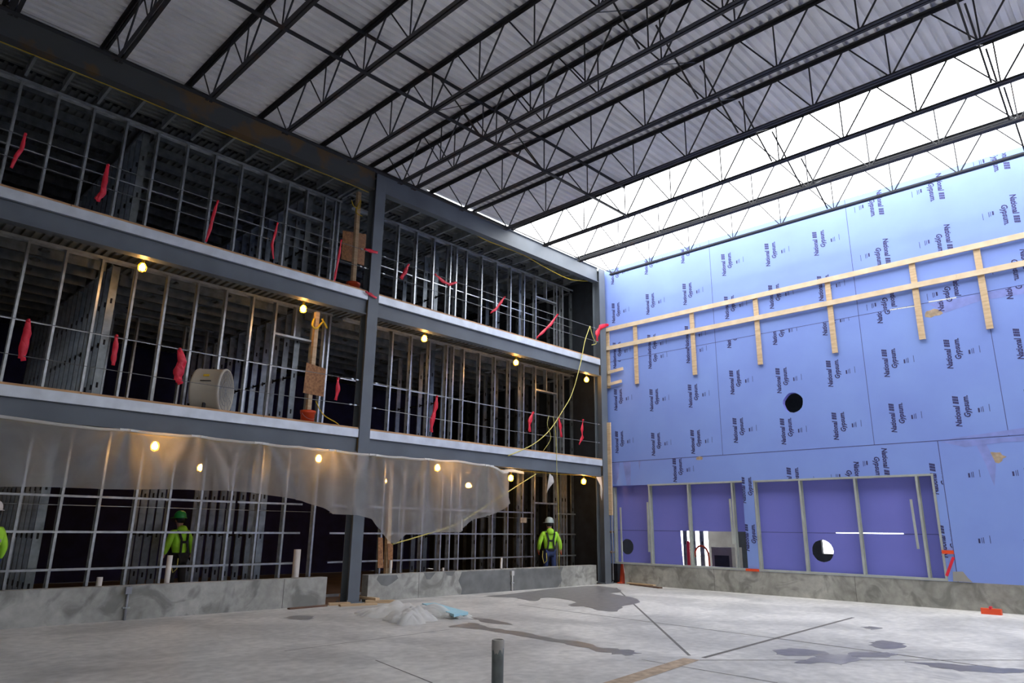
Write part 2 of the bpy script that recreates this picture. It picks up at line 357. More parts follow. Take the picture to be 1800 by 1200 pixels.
for z, nm in ((10.46, 'top'), (Z3-.175, 'second'), (Z2-.175, 'ground')):
    mb = MB(); deck_mesh(mb, .24 if z < 10 else 1.62, 9.6, -24, -.05, z, 'y', .16, .05, 'deckshade')
    tag(mb.build('ceiling'), 'corrugated deck ceiling of the %s floor' % nm, None, None, 'structure')

# ------------------------------------------------------------------ back wall of the shell, plus unseen walls added to block light
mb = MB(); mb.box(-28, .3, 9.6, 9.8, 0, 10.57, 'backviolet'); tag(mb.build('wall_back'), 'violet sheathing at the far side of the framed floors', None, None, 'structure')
mb = MB(); mb.box(-28.2, -28, -26, 12, 0, 10.7, 'drywall'); tag(mb.build('wall_left_blocker'), 'added grey wall out of view on the left, keeping light out', None, None, 'structure')  # out of view, added to keep side light off the framing
mb = MB(); mb.box(-28.2, .15, -26.2, -26, 0, WALLF, 'drywall') if (WALLF := 10.6) else None; tag(mb.build('wall_front_blocker'), 'added grey wall behind the viewer, holding back light', None, None, 'structure')  # unseen, put in to cut the light coming from behind the camera

# ------------------------------------------------------------------ open-web roof joists
YN = [-1.43-1.4*k for k in range(18)]; YE = -25.6
def bar_joist(x, label, name='open_web_joist', proto=None):
    if proto:
        c = copy_tree(proto); c.location.x = x; c['label'] = label; return c
    r = empty(name, (x, 0, 10.6), label, 'roof joist', 'open-web steel roof joists')
    zt, zb = 10.635, 9.72
    mb = MB()
    for s in (-1, 1):
        mb.box(x+s*.012, x+s*.075, YE, 0.10, zt+.025, zt+.032, 'joist'); mb.box(min(x+s*.012, x+s*.018), max(x+s*.012, x+s*.018), YE, -.02, zt-.035, zt+.026, 'joist')
    mb.box(x-.075, x+.075, -.02, .14, zt-.03, zt+.024, 'joist')
    mb.build('top_chord', r)
    mb = MB()
    for s in (-1, 1):
        mb.box(min(x+s*.012, x+s*.07), max(x+s*.012, x+s*.07), YE+1, -1.30, zb-.035, zb-.028, 'joist'); mb.box(min(x+s*.012, x+s*.018), max(x+s*.012, x+s*.018), YE+1, -1.30, zb-.03, zb+.03, 'joist')
    mb.build('bottom_chord', r)
    mb = MB()
    mb.tube([(x, -.05, zt-.01), (x, YN[0], zb)], .017, 'joist', 6)
    for i, y in enumerate(YN):
        for s in (-1, 1):
            yt = y + s*.66
            if yt > -.3 or yt < YE+.5: continue
            mb.tube([(x, y+s*.03, zb), (x, yt, zt)], .015 if s > 0 else .018, 'joist', 5)
        if i: mb.tube([(x, y, zb), (x, y-.0, zt)], .015, 'joist', 5)
    mb.build('web', r)
    return r
JX = [-19.6, -17.97, -16.37, -14.74, -13.12, -11.5, -10.09, -9.68, -8.1, -6.46, -4.84, -3.2, -1.57]
fromblue = list(reversed(JX)); proto = None
NM = {-1.57: 'black open-web joist nearest the blue wall, against open sky', -3.2: 'second open-web joist from the blue wall, against open sky', -4.84: 'open-web joist carrying the raw edge of the roof deck', -10.09: 'left one of the tight pair of joists above the main column', -9.68: 'right one of the tight pair of joists above the main column'}
for x in JX:
    lab = NM.get(x)
    if not lab:
        if x > -9: lab = 'open-web joist under the deck, %s left of the deck edge' % ORD[[-6.46, -8.1].index(x)]
        else: lab = 'open-web joist under the deck, %s left of the tight joist pair' % ORD[[-11.5, -13.12, -14.74, -16.37, -17.97, -19.6].index(x)]
    j = bar_joist(x, lab, proto=proto); proto = proto or j
# bridging angles between joists
def bridging(y, z, x0, x1, label):
    mb = MB(); mb.box(x0, x1, y-.004, y+.004, z-.03, z+.03, 'joist'); mb.box(x0, x1, y-.03, y+.03, z+.024, z+.031, 'joist')
    tag(mb.build('bridging_bar'), label, 'bridging bar', 'straight bridging bars tying the roof joists')
bridging(-4.22, 10.56, -20, -4.8, 'heavy straight bridging bar just under the roof deck nearest the framed building')
bridging(-4.33, 9.66, -20, -4.8, 'thin straight bridging bar along the joist bottom chords')
bridging(-1.45, 9.66, -20, -6.5, 'thin bridging bar along the ends of the bottom chords')
def xbrace(xa, xb, y, label):
    mb = MB(); mb.bar((xa+.08, y, 10.58), (xb-.08, y, 9.74), .034, .008, 'joist'); mb.bar((xa+.08, y+.03, 9.74), (xb-.08, y+.03, 10.58), .034, .008, 'joist')
    tag(mb.build('cross_bracing'), label, 'cross bracing', 'crossed bracing between roof joists')
gaps = [(-3.2, -1.57), (-4.84, -3.2), (-6.46, -4.84), (-8.1, -6.46), (-9.68, -8.1), (-11.5, -10.09)]
gn = ['the two joists nearest the blue wall', 'the deck edge joist and its open neighbour', 'the deck edge and its covered neighbour', 'the two joists left of the deck edge joist', 'the tight pair and its right neighbour', 'the tight pair and its left neighbour']
for yi, y in enumerate((-4.25, -8.3, -12.5)):
    for gi, (a, b) in enumerate(gaps):
        if (yi == 0 and gi < 4) or (yi == 2 and gi > 3): continue
        xbrace(a, b, y, 'crossed bracing between %s, %s row out' % (gn[gi], ORD[yi]))

# ------------------------------------------------------------------ cold formed framing
def stud_mesh(name, h, slots, flange_dir='y', w=.15, f=.045, mat='galv'):
    mat = 'galvshade' if flange_dir != 'y' else mat
    """C stud, web in x-z (flange_dir y) or y-z; origin bottom centre"""
    mb = MB(); t = .004; zs = []
    if flange_dir == 'y':    # flange faces +-y, web plane parallel to yz
        mb.box(-f/2, f/2, 0, t, 0, h, mat); mb.box(-f/2, f/2, w-t, w, 0, h, mat); mb.box(f/2-t, f/2, t, w-t, 0, h, mat)
        for z in slots: mb.box(f/2-t-.001, f/2+.001, w/2-.02, w/2+.02, z-.055, z+.055, 'slot')
        mb.box(-f/2, -f/2+t, t, .014, 0, h, mat)
    else:                    # partition running along y: web faces -y
        mb.box(-w/2, -w/2+t, 0, f, 0, h, mat); mb.box(w/2-t, w/2, 0, f, 0, h, mat); mb.box(-w/2+t, w/2-t, 0, t, 0, h, mat)
        for z in slots: mb.box(-.02, .02, -.001, t+.001, z-.055, z+.055, 'slot')
    o = mb.build(name); me = o.data; C.objects.unlink(o); bpy.data.objects.remove(o); return me
def inst(me, name, loc, parent):
    o = bpy.data.objects.new(name, me); C.objects.link(o); o.parent = parent; o.location = Vector(loc) - parent.location; return o
YS = 1.5
gridL = [-15.37+.655*k for k in range(-6, 9)]
gridR = [-8.67+.668*k for k in range(0, 13)]
SM = {}
for li, (ln, z0, z1) in enumerate(LV):
    SM[li] = stud_mesh('stud_%d' % li, z1-z0, [.45, 1.25, 2.05, 2.6], 'y')
    SM[(li, 'p')] = stud_mesh('partition_stud_%d' % li, z1-z0, [.5, 1.4, 2.3], 'x')
for li, (ln, z0, z1) in enumerate(LV):
    for bi, (grid, bn, xa, xb) in enumerate(((gridL, 'left', -19.5, -9.95), (gridR, 'right', -9.55, -.05))):
        r = empty('stud_wall_frame', ((xa+xb)/2, YS, z0), 'galvanised stud wall frame set back on the %s, %s bay' % (ln, bn), 'stud wall', 'galvanised stud wall frames behind the slab edges')
        mb = MB(); mb.prism([(xa, YS-.005, z0+.05), (xa, YS-.005, z0), (xa, YS+.155, z0), (xa, YS+.155, z0+.05), (xa, YS+.150, z0+.05), (xa, YS+.150, z0+.005), (xa, YS, z0+.005), (xa, YS, z0+.05)], (xb-xa, 0, 0), 'galv'); mb.build('bottom_track', r)
        mb = MB(); mb.prism([(xa, YS-.006, z1-.05), (xa, YS-.006, z1+.01), (xa, YS+.156, z1+.01), (xa, YS+.156, z1-.05), (xa, YS+.151, z1-.05), (xa, YS+.151, z1+.005), (xa, YS, z1+.005), (xa, YS, z1-.05)], (xb-xa, 0, 0), 'galv'); mb.build('top_track', r)
        openings = {(0,0): [], (0,1): [(-2.1, -1.0, 2.48)], (1,0): [(-11.5, -10.45, 6.18)], (1,1): [(-2.08, -.97, 6.2)], (2,0): [(-11.5, -10.45, 9.48)], (2,1): [(-2.08, -.97, 9.5)]}[(li, bi)]
        xs = list(grid)
        if bi == 0: xs = [x for x in xs if xa < x < xb] + [-10.0]
        for a, b, zh in openings:
            xs = [x for x in xs if not (a-.05 < x < b+.05)] + [a, b]
            hb = MB(); hb.box(a, b, YS-.004, YS+.15, zh-.05, zh, 'galv'); hb.build('header', r)
            cb = MB(); cb.box((a+b)/2-.02, (a+b)/2+.02, YS, YS+.14, zh, z1, 'galv'); cb.build('cripple_stud', r)
        if li == 0 and bi == 0: xs = [x for x in xs if not (-10.6 < x < -10.1)]
        for x in sorted(xs): inst(SM[li], 'stud', (x, YS, z0), r)
        if bi == 1:   # doubled studs seen near the partitions
            for x in (-5.75, -5.2)[:1] if li else (-5.67,): inst(SM[li], 'stud', (x+.0, YS, z0), r)
            inst(SM[li], 'stud', (-.62 if li else -.5, YS, z0), r)
        rows = {0: [.80, 1.48, 2.14], 1: [5.36], 2: [8.78]}[li]
        for k, z in enumerate(rows):
            ww = .022 if li == 0 else .012
            segs = [(xa, xb)]
            if li == 0: segs = [(xa, -12.0), (-11.95, -10.35)] if bi == 0 else [(xa, -2.2), (-1.0, xb)]
            if li == 0 and bi == 1 and k > 2: segs = [(-6, -2.2)]
            for s0, s1 in segs:
                bb = MB(); bb.box(s0, s1, YS-.012 if li == 0 else YS+.06, YS-.006 if li == 0 else YS+.075, z-ww, z+ww, 'galv')
                if li == 0: bb.box(s0, s1, YS-.012, YS+.03, z+ww-.004, z+ww, 'galv')
                bb.build('bridging_strap', r)
        if li == 0:
            bb = MB(); bb.tube([(xa, YS+.075, 1.97), (xb if bi == 0 else -2.2, YS+.075, 1.97)], .009, 'galv', 6); bb.build('bridging_rod', r)
# partitions running back from the front frames
PX = {0: [-18.7, -15.6, -12.9, -11.2, -5.9, -2.6, .12], 1: [-18.7, -15.05, -10.75, -5.9, -2.6, .12], 2: [-18.7, -14.9, -10.75, -5.9, -2.6, .12]}
pn = {-18.7: 'at the far left', -15.6: 'in the left third of the left bay', -15.05: 'in the left third of the left bay', -14.9: 'in the left third of the left bay', -12.9: 'in the middle of the left bay', -11.2: 'just left of the main column', -10.75: 'just left of the main column', -5.9: 'in the middle of the right bay', -2.6: 'near the right end of the right bay', .12: 'against the blue wall end'}
for li, (ln, z0, z1) in enumerate(LV):
    for x in PX[li]:
        r = empty('partition_frame', (x, 5, z0), 'stud partition running back into the %s, %s' % (ln, pn[x]), 'stud wall', 'stud partitions running back into the building')
        y0, y1 = 1.75, 8.6
        if x == -12.9: y0, y1 = 3.4, 5.6
        if x == -11.2: y1 = 6.0
        if x == -5.9: y1 = 4.6
        if x == -2.6: y1 = 3.6
        mb = MB(); mb.box(x-.08, x+.08, y0, y1, z0, z0+.04, 'galv'); mb.build('bottom_track', r)
        mb = MB(); mb.box(x-.08, x+.08, y0, y1, z1-.05, z1, 'galv'); mb.build('top_track', r)
        y = y0
        while y < y1: inst(SM[(li, 'p')], 'stud', (x, y, z0), r); y += (.41 if x < -14 else .55)
        mb = MB(); mb.box(x-.012, x+.012, y0, y1, z0+1.38, z0+1.42, 'slot'); mb.build('bridging_bar', r)
    # cross partition parallel to the front
    for x0, x1 in (((-14.6, -11.4),) if li == 1 else ()):
        yy = 5.4 if x0 < -10 else 6.6
        r = empty('partition_frame', ((x0+x1)/2, yy, z0), 'inner stud partition parallel to the slab edge on the %s, %s bay' % (ln, 'left' if x0 < -10 else 'right'), 'stud wall', 'inner stud partitions parallel to the slab edges')
        mb = MB(); mb.box(x0, x1, yy, yy+.15, z0, z0+.04, 'galv'); mb.build('bottom_track', r)
        mb = MB(); mb.box(x0, x1, yy, yy+.15, z1-.05, z1, 'galv'); mb.build('top_track', r)
        x = x0
        while x < x1: inst(SM[li], 'stud', (x, yy, z0), r); x += .61
# soffit joists of the top floor overhang (run back from the roof beam)
mb = MB(); mb.box(-.003, .003, 0, 1.2, -.22, 0, 'galv'); mb.box(0, .05, 0, 1.2, -.004, 0, 'galv'); mb.box(0, .05, 0, 1.2, -.22, -.216, 'galv')
o = mb.build('soffit_joist'); sj = o.data; bpy.data.objects.remove(o)
k = 0
for grid, bn in ((sorted([g_ for g_ in gridL if g_ > -18.7]+[-10.0], reverse=True), 'left'), (gridR, 'right')):
    for i, x in enumerate(grid):
        o = bpy.data.objects.new('soffit_joist', sj); C.objects.link(o); o.location = (x, .27, 10.495)
        tag(o, 'short galvanised soffit joist above the top floor, %s %s of the main column' % (ORD[i], bn), 'soffit joist', 'short soffit joists behind the roof beam')
# ceiling joists running along x, punched with oval openings
def cjoist(x0, x1, h=.26, punched=True):
    mb = MB(); holes = []; x = x0+.9
    while punched and x < x1-.4:
        holes.append([(x+.105*math.cos(a*PI/6), 0, -h/2+.042*math.sin(a*PI/6)) for a in range(12)]); x += 1.25
    mb.prism([(x0, 0, -h), (x1, 0, -h), (x1, 0, 0), (x0, 0, 0)], (0, .003, 0), 'galvshade', holes)
    mb.box(x0, x1, .003, .06, -h, -h+.004, 'galvshade'); mb.box(x0, x1, .003, .06, -.004, 0, 'galvshade')
    o = mb.build('ceiling_joist'); me = o.data; bpy.data.objects.remove(o); return me
CJ = [(cjoist(-23.5, -15.2), -19, 'left third'), (cjoist(-14.7, -11.0), -13, 'left bay'), (cjoist(-10.5, -6.1), -8, 'middle'), (cjoist(-5.7, -.3), -3, 'right end')]
CJT = [(cjoist(-23.5, -15.1, .22, False), -19, 'left third'), (cjoist(-14.7, -10.9, .22, False), -13, 'left bay'), (cjoist(-10.5, -6.1, .22, False), -8, 'middle'), (cjoist(-5.7, -.3, .22, False), -3, 'right end')]
for zt, ln in ((10.455, 'top'), (Z3-.18, 'second'), (Z2-.18, 'ground')):
    for me, cx, cn in (CJ if ln != 'top' else CJT):
        for i in range(9):
            o = bpy.data.objects.new('ceiling_joist', me); C.objects.link(o); o.location = (0, 1.95+.72*i, zt)
            tag(o, ('punched' if ln != 'top' else 'plain')+' galvanised ceiling joist of the %s floor, %s, %s back from the edge' % (ln, cn, ORD[i]), 'ceiling joist', 'ceiling joists inside the framed building')

# ------------------------------------------------------------------ the blue wall
def yz(pts, x): return [(x, y, z) for y, z in pts]
def circ(yc, zc, r, n=20, wob=.04, ry=None): return [(yc+(ry or r)*math.cos(2*PI*i/n)*(1+random.uniform(-wob, wob)), zc+r*math.sin(2*PI*i/n)*(1+random.uniform(-wob, wob))) for i in range(n)]
O1 = (-4.60, -.06, .62, 3.04); O2 = (-9.46, -4.93, .62, 3.03)
wb = MB()
def rect(o): return [(o[0], o[2]), (o[1], o[2]), (o[1], o[3]), (o[0], o[3])]
outer = [(.10, .601), (-26, .601), (-26, 10.63), (.10, 10.63)]
BIGH = circ(-6.27, 5.12, .28)
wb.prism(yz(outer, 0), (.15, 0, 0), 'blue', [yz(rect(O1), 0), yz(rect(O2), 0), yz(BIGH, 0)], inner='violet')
# recessed inner boards seen through the two framed openings
slit = [(-8.6, 1.635), (-8.6, 1.66), (-7.0, 1.655), (-7.0, 1.635)]
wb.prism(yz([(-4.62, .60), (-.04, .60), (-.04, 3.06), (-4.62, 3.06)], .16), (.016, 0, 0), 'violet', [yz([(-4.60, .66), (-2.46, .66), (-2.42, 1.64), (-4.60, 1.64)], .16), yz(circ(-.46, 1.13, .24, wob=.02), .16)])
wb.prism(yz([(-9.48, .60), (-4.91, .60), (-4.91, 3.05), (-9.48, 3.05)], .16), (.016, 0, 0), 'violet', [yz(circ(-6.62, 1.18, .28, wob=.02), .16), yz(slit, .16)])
for y0, y1 in ((-2.42, -.04), (-7.0, -4.91), (-9.48, -8.6)): wb.box(.157, .16, y0, y1, 1.632, 1.645, 'seam')
# board seams
def seam(y0, y1, z0, z1): wb.box(-.0015, 0, min(y0, y1), max(y0, y1), min(z0, z1), max(z0, z1), 'seam')
seam(.1, -26, 7.232, 7.246); seam(.1, -26, 3.80, 3.818)
for y in (-4.06, -8.235, -12.4, -16.6): seam(y-.006, y+.006, 7.24, 10.63)
for y in (-4.06, -8.235, -11.08, -15.2): seam(y-.006, y+.006, 3.81, 7.24)
seam(-9.66, -9.645, .6, 3.8); seam(-12.9, -12.89, .6, 3.8); seam(-11.6, -11.59, .6, 3.8)
# purple bruises where the boards got wet
for pts in ([(-.08,3.8),(-.08,3.1),(-.2,3.08),(-.3,3.3),(-.36,3.8)], [(-.5,3.8),(-.62,3.05),(-.78,3.05),(-.8,3.8)], [(-1.1,3.8),(-1.14,3.5),(-1.18,3.8)], [(-10.4,3.75),(-10.55,3.2),(-10.65,2.7),(-10.75,3.2),(-10.6,3.75)],
            [(-9.9,7.2),(-11.2,7.22),(-12.5,7.2),(-12.4,7.0),(-11.0,7.05),(-10.2,6.9)], [(-9.7,3.82),(-11.0,3.83),(-13,3.84),(-13,4.1),(-11.2,3.95)], [(-9.7,3.78),(-13,3.78),(-13,3.6),(-11,3.68),(-10.2,3.62)]):
    bk = globals().get('bk', 0) + 1; wb.prism(yz(pts, -.0008-.00025*bk), (.0004, 0, 0), 'bruise')
for yy, zz, sx_, sz_ in ((-9.95, 6.95, .22, .09), (-10.75, 3.35, .2, .12), (-3.3, 3.76, .12, .05)):
    wb.prism(yz(circ(yy, zz, sz_, 14, .25, sx_), -.0016), (.001, 0, 0), 'patch')
for yy, zz in ((-9.3, 7.2), (-10.2, 7.22)): wb.prism(yz([(yy-.3, zz), (yy-.3, zz+.03), (yy+.3, zz+.05), (yy+.3, zz+.02)], -.0022), (.0005, 0, 0), 'white')
# printed board marks: one stamp, clipped to its board
def text_tris(body, size, shear=.22, bold=.012):
    cu = bpy.data.curves.new('t', 'FONT'); cu.body = body; cu.size = size; cu.shear = shear; cu.offset = bold*size; cu.resolution_u = 2
    ob = bpy.data.objects.new('t', cu); C.objects.link(ob); bpy.context.view_layer.update()
    me = ob.to_mesh(); vs = [v.co.copy() for v in me.vertices]; fs = [tuple(p.vertices) for p in me.polygons]
    ob.to_mesh_clear(); bpy.data.objects.remove(ob); bpy.data.curves.remove(cu); return vs, fs
def fit(vf, s0, s1, t0, h):    # scale text to reading interval and cap height
    vs, fs = vf; x0 = min(v.x for v in vs); x1 = max(v.x for v in vs)
    return [Vector((s0+(v.x-x0)/(x1-x0)*(s1-s0), t0+v.y*h, 0)) for v in vs], fs
stV, stF = [], []
def sadd(vs, fs):
    b = len(stV); stV.extend(vs); stF.extend([tuple(i+b for i in f) for f in fs])
sadd(*fit(text_tris('National', 1, bold=.03), 0, .51, 0, .175))
sadd(*fit(text_tris('Gypsum.', 1, bold=.03), .21, .725, -.20, .175))
for i in range(3):   # the three barred blocks after the first word
    s0 = .535 + i*.064
    for j in range(4): sadd([Vector((s0+.007*j, .03*j, 0)), Vector((s0+.052+.007*j, .03*j, 0)), Vector((s0+.058+.007*j, .03*j+.026, 0)), Vector((s0+.006+.007*j, .03*j+.026, 0))], [(0,1,2,3)])
for t, s0, s1, h in ((-.40, .30, .40, .035), (-.44, .30, .42, .010), (-.475, .30, .43, .012), (-.60, .30, .47, .010)):
    sadd([Vector((s0, t, 0)), Vector((s1, t, 0)), Vector((s1, t+h, 0)), Vector((s0, t+h, 0))], [(0,1,2,3)])
def stamp(y, z, board, flip=False):
    """board: (ymin, ymax, zmin, zmax)"""
    bm = bmesh.new(); d = -1 if flip else 1
    vv = [bm.verts.new((-.003, y+d*(v.y-.06), z+d*v.x)) for v in stV]
    for f in stF:
        try: bm.faces.new([vv[i] for i in f])
        except ValueError: pass
    for co_, no in (((0, board[0], 0), (0,-1,0)), ((0, board[1], 0), (0,1,0)), ((0, 0, board[2]), (0,0,-1)), ((0, 0, board[3]), (0,0,1))):
        bmesh.ops.bisect_plane(bm, geom=bm.verts[:]+bm.edges[:]+bm.faces[:], plane_co=co_, plane_no=no, clear_outer=True)
    bm.verts.index_update(); vs = [v.co.copy() for v in bm.verts]; fs = [[v.index for v in f.verts] for f in bm.faces]; bm.free()
    if fs: wb.add(vs, fs, 'ink')
LB = (-26, .05, 3.82, 7.23); UB = (-26, .05, 7.25, 10.6); SB = (-26, .05, .62, 3.80)
low = [(4.10,5.53,6.98), (3.93,5.35,6.76), (3.90,5.32,6.73), (4.13,5.56,6.98), (3.98,5.42,6.83), (4.0,5.42,6.85), (4.08,5.49,6.92), (4.10,5.50,6.95), (4.08,5.51,6.95), (4.1,5.52,6.95), (4.05,5.48,6.9)]
upr = [(7.17,8.60,10.03), (7.19,8.62,10.05), (7.22,8.65,10.08), (6.49,7.89,9.29), (6.5,7.92,9.24), (6.45,7.85,9.19)]
for i, zs in enumerate(low):
    for z in zs: stamp(-.27-1.411*i, z, LB if i < 8 else LB)
for i, zs in enumerate(upr):
    for z in zs: stamp(-.27-1.411*i, z, UB)
for i, zs in enumerate([(9.2, 7.8, 10.62), (9.17, 7.77, 10.59), (9.5, 8.1, 10.9), (9.45, 8.0, 10.9)]):
    for z in zs: stamp(-9.12-1.425*i, z, UB, True)
T1 = (-26, .05, 3.05, 3.80)
stamp(-2.42, 3.08, T1); stamp(-5.98, 2.62, T1); stamp(-7.75, 3.42, T1, True); stamp(-8.45, 3.72, T1, True)
stamp(-9.46, 2.55, (-9.64, -9.3, .62, 3.8)); stamp(-9.46, 1.12, (-9.64, -9.3, .62, 3.8)); stamp(-4.62, 2.42, (-4.93, -4.6, .62, 3.8)); stamp(-4.62, 1.12, (-4.93, -4.6, .62, 3.8))
for yy in (-10.15, -11.0, -12.0):
    for zz in (2.62, 1.16): stamp(yy+.4, zz, (yy-.3, yy+.05, .62, 3.8))
wall = wb.build('wall_right'); tag(wall, 'blue violet gypsum sheathing wall with printed board marks', None, None, 'structure')

# framed openings in the blue wall
def opening(o, studs, label, extra):
    y0, y1, z0, z1 = o; r = empty('window_frame', (0, (y0+y1)/2, z0), label, 'stud framing', 'metal framed openings in the blue wall')
    mb = MB(); mb.box(-.01, .15, y0, y1, z0-.015, z0+.035, 'track'); mb.build('sill_track', r)
    mb = MB(); mb.box(-.008, .15, y0, y1-(1.35 if y1 > -1 else 0), z1-.035, z1+.012, 'track'); mb.build('head_track', r)
    for y in studs:
        mb = MB(); mb.box(-.004, .0, y-.025, y+.025, z0+.035, z1-.035, 'track'); mb.box(.0, .15, y+.021, y+.025, z0+.035, z1-.035, 'track'); mb.box(.146, .15, y-.025, y+.025, z0+.035, z1-.035, 'track'); mb.build('stud', r)
    for y, za, zb_, d in extra:
        mb = MB(); mb.bar((-.02, y, za), (-.02, y+d, zb_), .05, .03, 'track', (1, 0, 0)); mb.build('loose_stud', r)
opening(O1, (-.09, -1.46, -2.84, -4.27), 'grey metal framing in the left opening of the blue wall, near the corner', [(-.38, .66, 2.35, .02), (-1.40, 1.0, 2.5, 0), (-4.22, 1.3, 2.55, .02)])
opening(O2, (-4.96, -6.24, -7.65, -9.08, -9.43), 'grey metal framing in the right opening of the blue wall', [(-8.93, 1.3, 2.45, .02)])

# timber guard rail on the wall
r = empty('timber_guardrail', (-.08, -6, 7.4), 'pale pine guardrail fixed along the blue wall', 'railing')
for y in (-.03, -1.18, -3.33, -5.45, -7.55, -9.66, -11.08-.0, -12.9):
    mb = MB(); mb.bar((-.045, y, 6.32), (-.045, y, 8.42), .14, .04, 'wood', (1, 0, 0)); mb.build('post', r)
for z, xx, nmr in ((8.39, -.09, 'top_rail'), (7.72, -.09, 'mid_rail')):
    mb = MB(); k = .06
    while k > -16:
        k2 = k-random.uniform(3.4, 4.4); mb.box(xx-.02, xx+.02, k2+.003, k, z-.07, z+.07, 'woodx'); k = k2
    mb.build(nmr, r)
for z, l in ((6.86, .62), (6.44, .55)):
    mb = MB(); mb.bar((-.09, -.05, z), (-.09, -.05-l, z+.05), .1, .04, 'woodx', (1, 0, 0)); mb.build('short_rail', r)
mb = MB(); mb.bar((-.18, -.09, 2.1), (-.18, -.09, 5.12), .15, .05, 'wood', (1,0,0)); tag(mb.build('timber_board'), 'upright pine board fixed to the corner column', 'board')
mb = MB(); mb.tube([(-.11, -.075, .1), (-.11, -.075, 2.95)], .022, 'conduit', 8); mb.lathe([(.0,0),(.035,0),(.035,.12),(0,.12)], (-.11,-.075,2.95), (0,0,1), 'white', 8); tag(mb.build('vertical_pipe'), 'thin vertical pipe beside the corner column under the pine board', 'pipe')

# ------------------------------------------------------------------ space behind the blue wall
mb = MB(); mb.box(.32, 9, -26, -.5, 3.62, 3.80, 'drywall'); mb.box(.32, 9, -26, .3, 10.1, 10.3, 'drywall'); tag(mb.build('ceiling'), 'ceilings of the rooms behind the blue wall', None, None, 'structure')
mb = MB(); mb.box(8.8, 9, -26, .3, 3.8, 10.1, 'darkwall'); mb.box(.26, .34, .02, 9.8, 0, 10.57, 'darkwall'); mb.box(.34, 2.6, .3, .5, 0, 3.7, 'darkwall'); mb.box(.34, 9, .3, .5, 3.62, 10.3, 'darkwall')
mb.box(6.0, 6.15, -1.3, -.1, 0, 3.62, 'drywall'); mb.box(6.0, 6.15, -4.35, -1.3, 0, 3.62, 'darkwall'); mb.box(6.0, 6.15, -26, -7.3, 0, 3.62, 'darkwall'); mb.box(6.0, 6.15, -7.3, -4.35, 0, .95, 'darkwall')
tag(mb.build('wall_rear'), 'inner wall panels behind the blue wall', None, None, 'structure')
r = empty('partition_frame', (3, -1, 0), 'row of studs seen through the low gap in the blue wall', 'stud wall')
mb = MB(); mb.box(2.9, 3.06, -3, .25, 0, .04, 'galv'); mb.build('bottom_track', r)
for y in (-1.6, -1.28, -.96, -.64): inst(SM[0], 'stud', (3.0, y, 0), r)
mb = MB(); mb.box(2.2, 2.9, -3.0, -2.3, 0, 1.15, 'drywall'); mb.box(2.19, 2.2, -2.9, -2.4, .2, .9, 'darkwall'); tag(mb.build('utility_cabinet'), 'grey box cabinet seen through the low gap in the blue wall', 'cabinet')
mb = MB(); mb.lathe([(0,0),(.05,0),(.05,1.3),(.02,1.34),(0,1.34)], (1.2,-2.05,0), (0,0,1), 'red', 10); mb.box(1.1,1.3,-2.15,-1.95,0,.03,'black'); tag(mb.build('red_post'), 'red upright post seen between studs in the low gap', 'post')
mb = MB(); mb.tube([(1.3+.0, -2.45+.25*math.cos(a*PI/8), .85+.35*math.sin(a*PI/8)) for a in range(0, 9)]+[(1.3,-2.7,.1)], .03, 'bucket', 8); tag(mb.build('orange_hose'), 'orange hose loop seen through the low gap in the blue wall', 'hose')
mb = MB(); mb.lathe([(.0,0),(.19,0),(.19,.02),(.10,.04),(.035,.7),(.0,.72)], (.0,0,0), (0,0,1), 'bucket', 16); cn = mb.build('traffic_cone'); cn.location = (.22, -.2, 0); tag(cn, 'orange cone standing just behind the corner column', 'cone')

# ------------------------------------------------------------------ guard cables and red ribbons
for x0, x1, bn in bays:
    for fn, zs in (('second floor', (5.03, 4.42)), ('top floor', (8.34, 7.88))):
        for z, hn in zip(zs, ('upper', 'lower')):
            n = 14; sag = .03 if hn == 'upper' else .05
            pts = [(x0+(x1-x0)*i/n, .03, z - sag*math.sin(PI*i/n)) for i in range(n+1)]
            mb = MB(); mb.tube(pts, .0075, 'cable', 5)
            for xx in (x0+.12, x1-.12, x1-.25): mb.box(xx-.03, xx+.03, .015, .045, z-.015, z+.015, 'galv')
            tag(mb.build('guard_cable'), '%s steel guard cable along the %s edge, %s' % (hn, fn, bn), 'cable', 'steel guard cables along the slab edges')
def ribbon(pts, w, label, y=.0, tails=1):
    P = [PA(px, py, y) for px, py in pts]; mb = MB()
    for t in range(tails):
        L = []; n = len(P); d = Vector((t*.05, t*.015, -t*.03))
        for i in range(n-1):
            for s in (0, .33, .66): L.append(P[i].lerp(P[i+1], s)+d*(i/n))
        L.append(P[-1]+d); k = len(L); b = len(mb.v)
        for i, p in enumerate(L):
            tan = (L[min(i+1,k-1)]-L[max(i-1,0)]).normalized(); sd = tan.cross(Vector((0,1,0))).normalized()
            a = math.sin(i*1.7+t)*.5; ww = w*(.55+.5*math.sin(PI*(i+.6)/(k+.2)))/2
            o_ = (sd*math.cos(a)+Vector((0,1,0))*math.sin(a))*ww
            for q in (p-o_, p+o_): mb.v.append(tuple(q)); 
        for i in range(k-1): mb.face((b+2*i, b+2*i+1, b+2*i+3, b+2*i+2), 'red', True)
    mb.tube([P[0]+Vector((-.02,0,0)), P[0]+Vector((.02,0,.0))], w*.28, 'red', 6)
    o = mb.build('flagging_ribbon'); sol = o.modifiers.new('s', 'SOLIDIFY'); sol.thickness = .004
    tag(o, label, 'ribbon', 'red flagging ribbons on the guard cables')
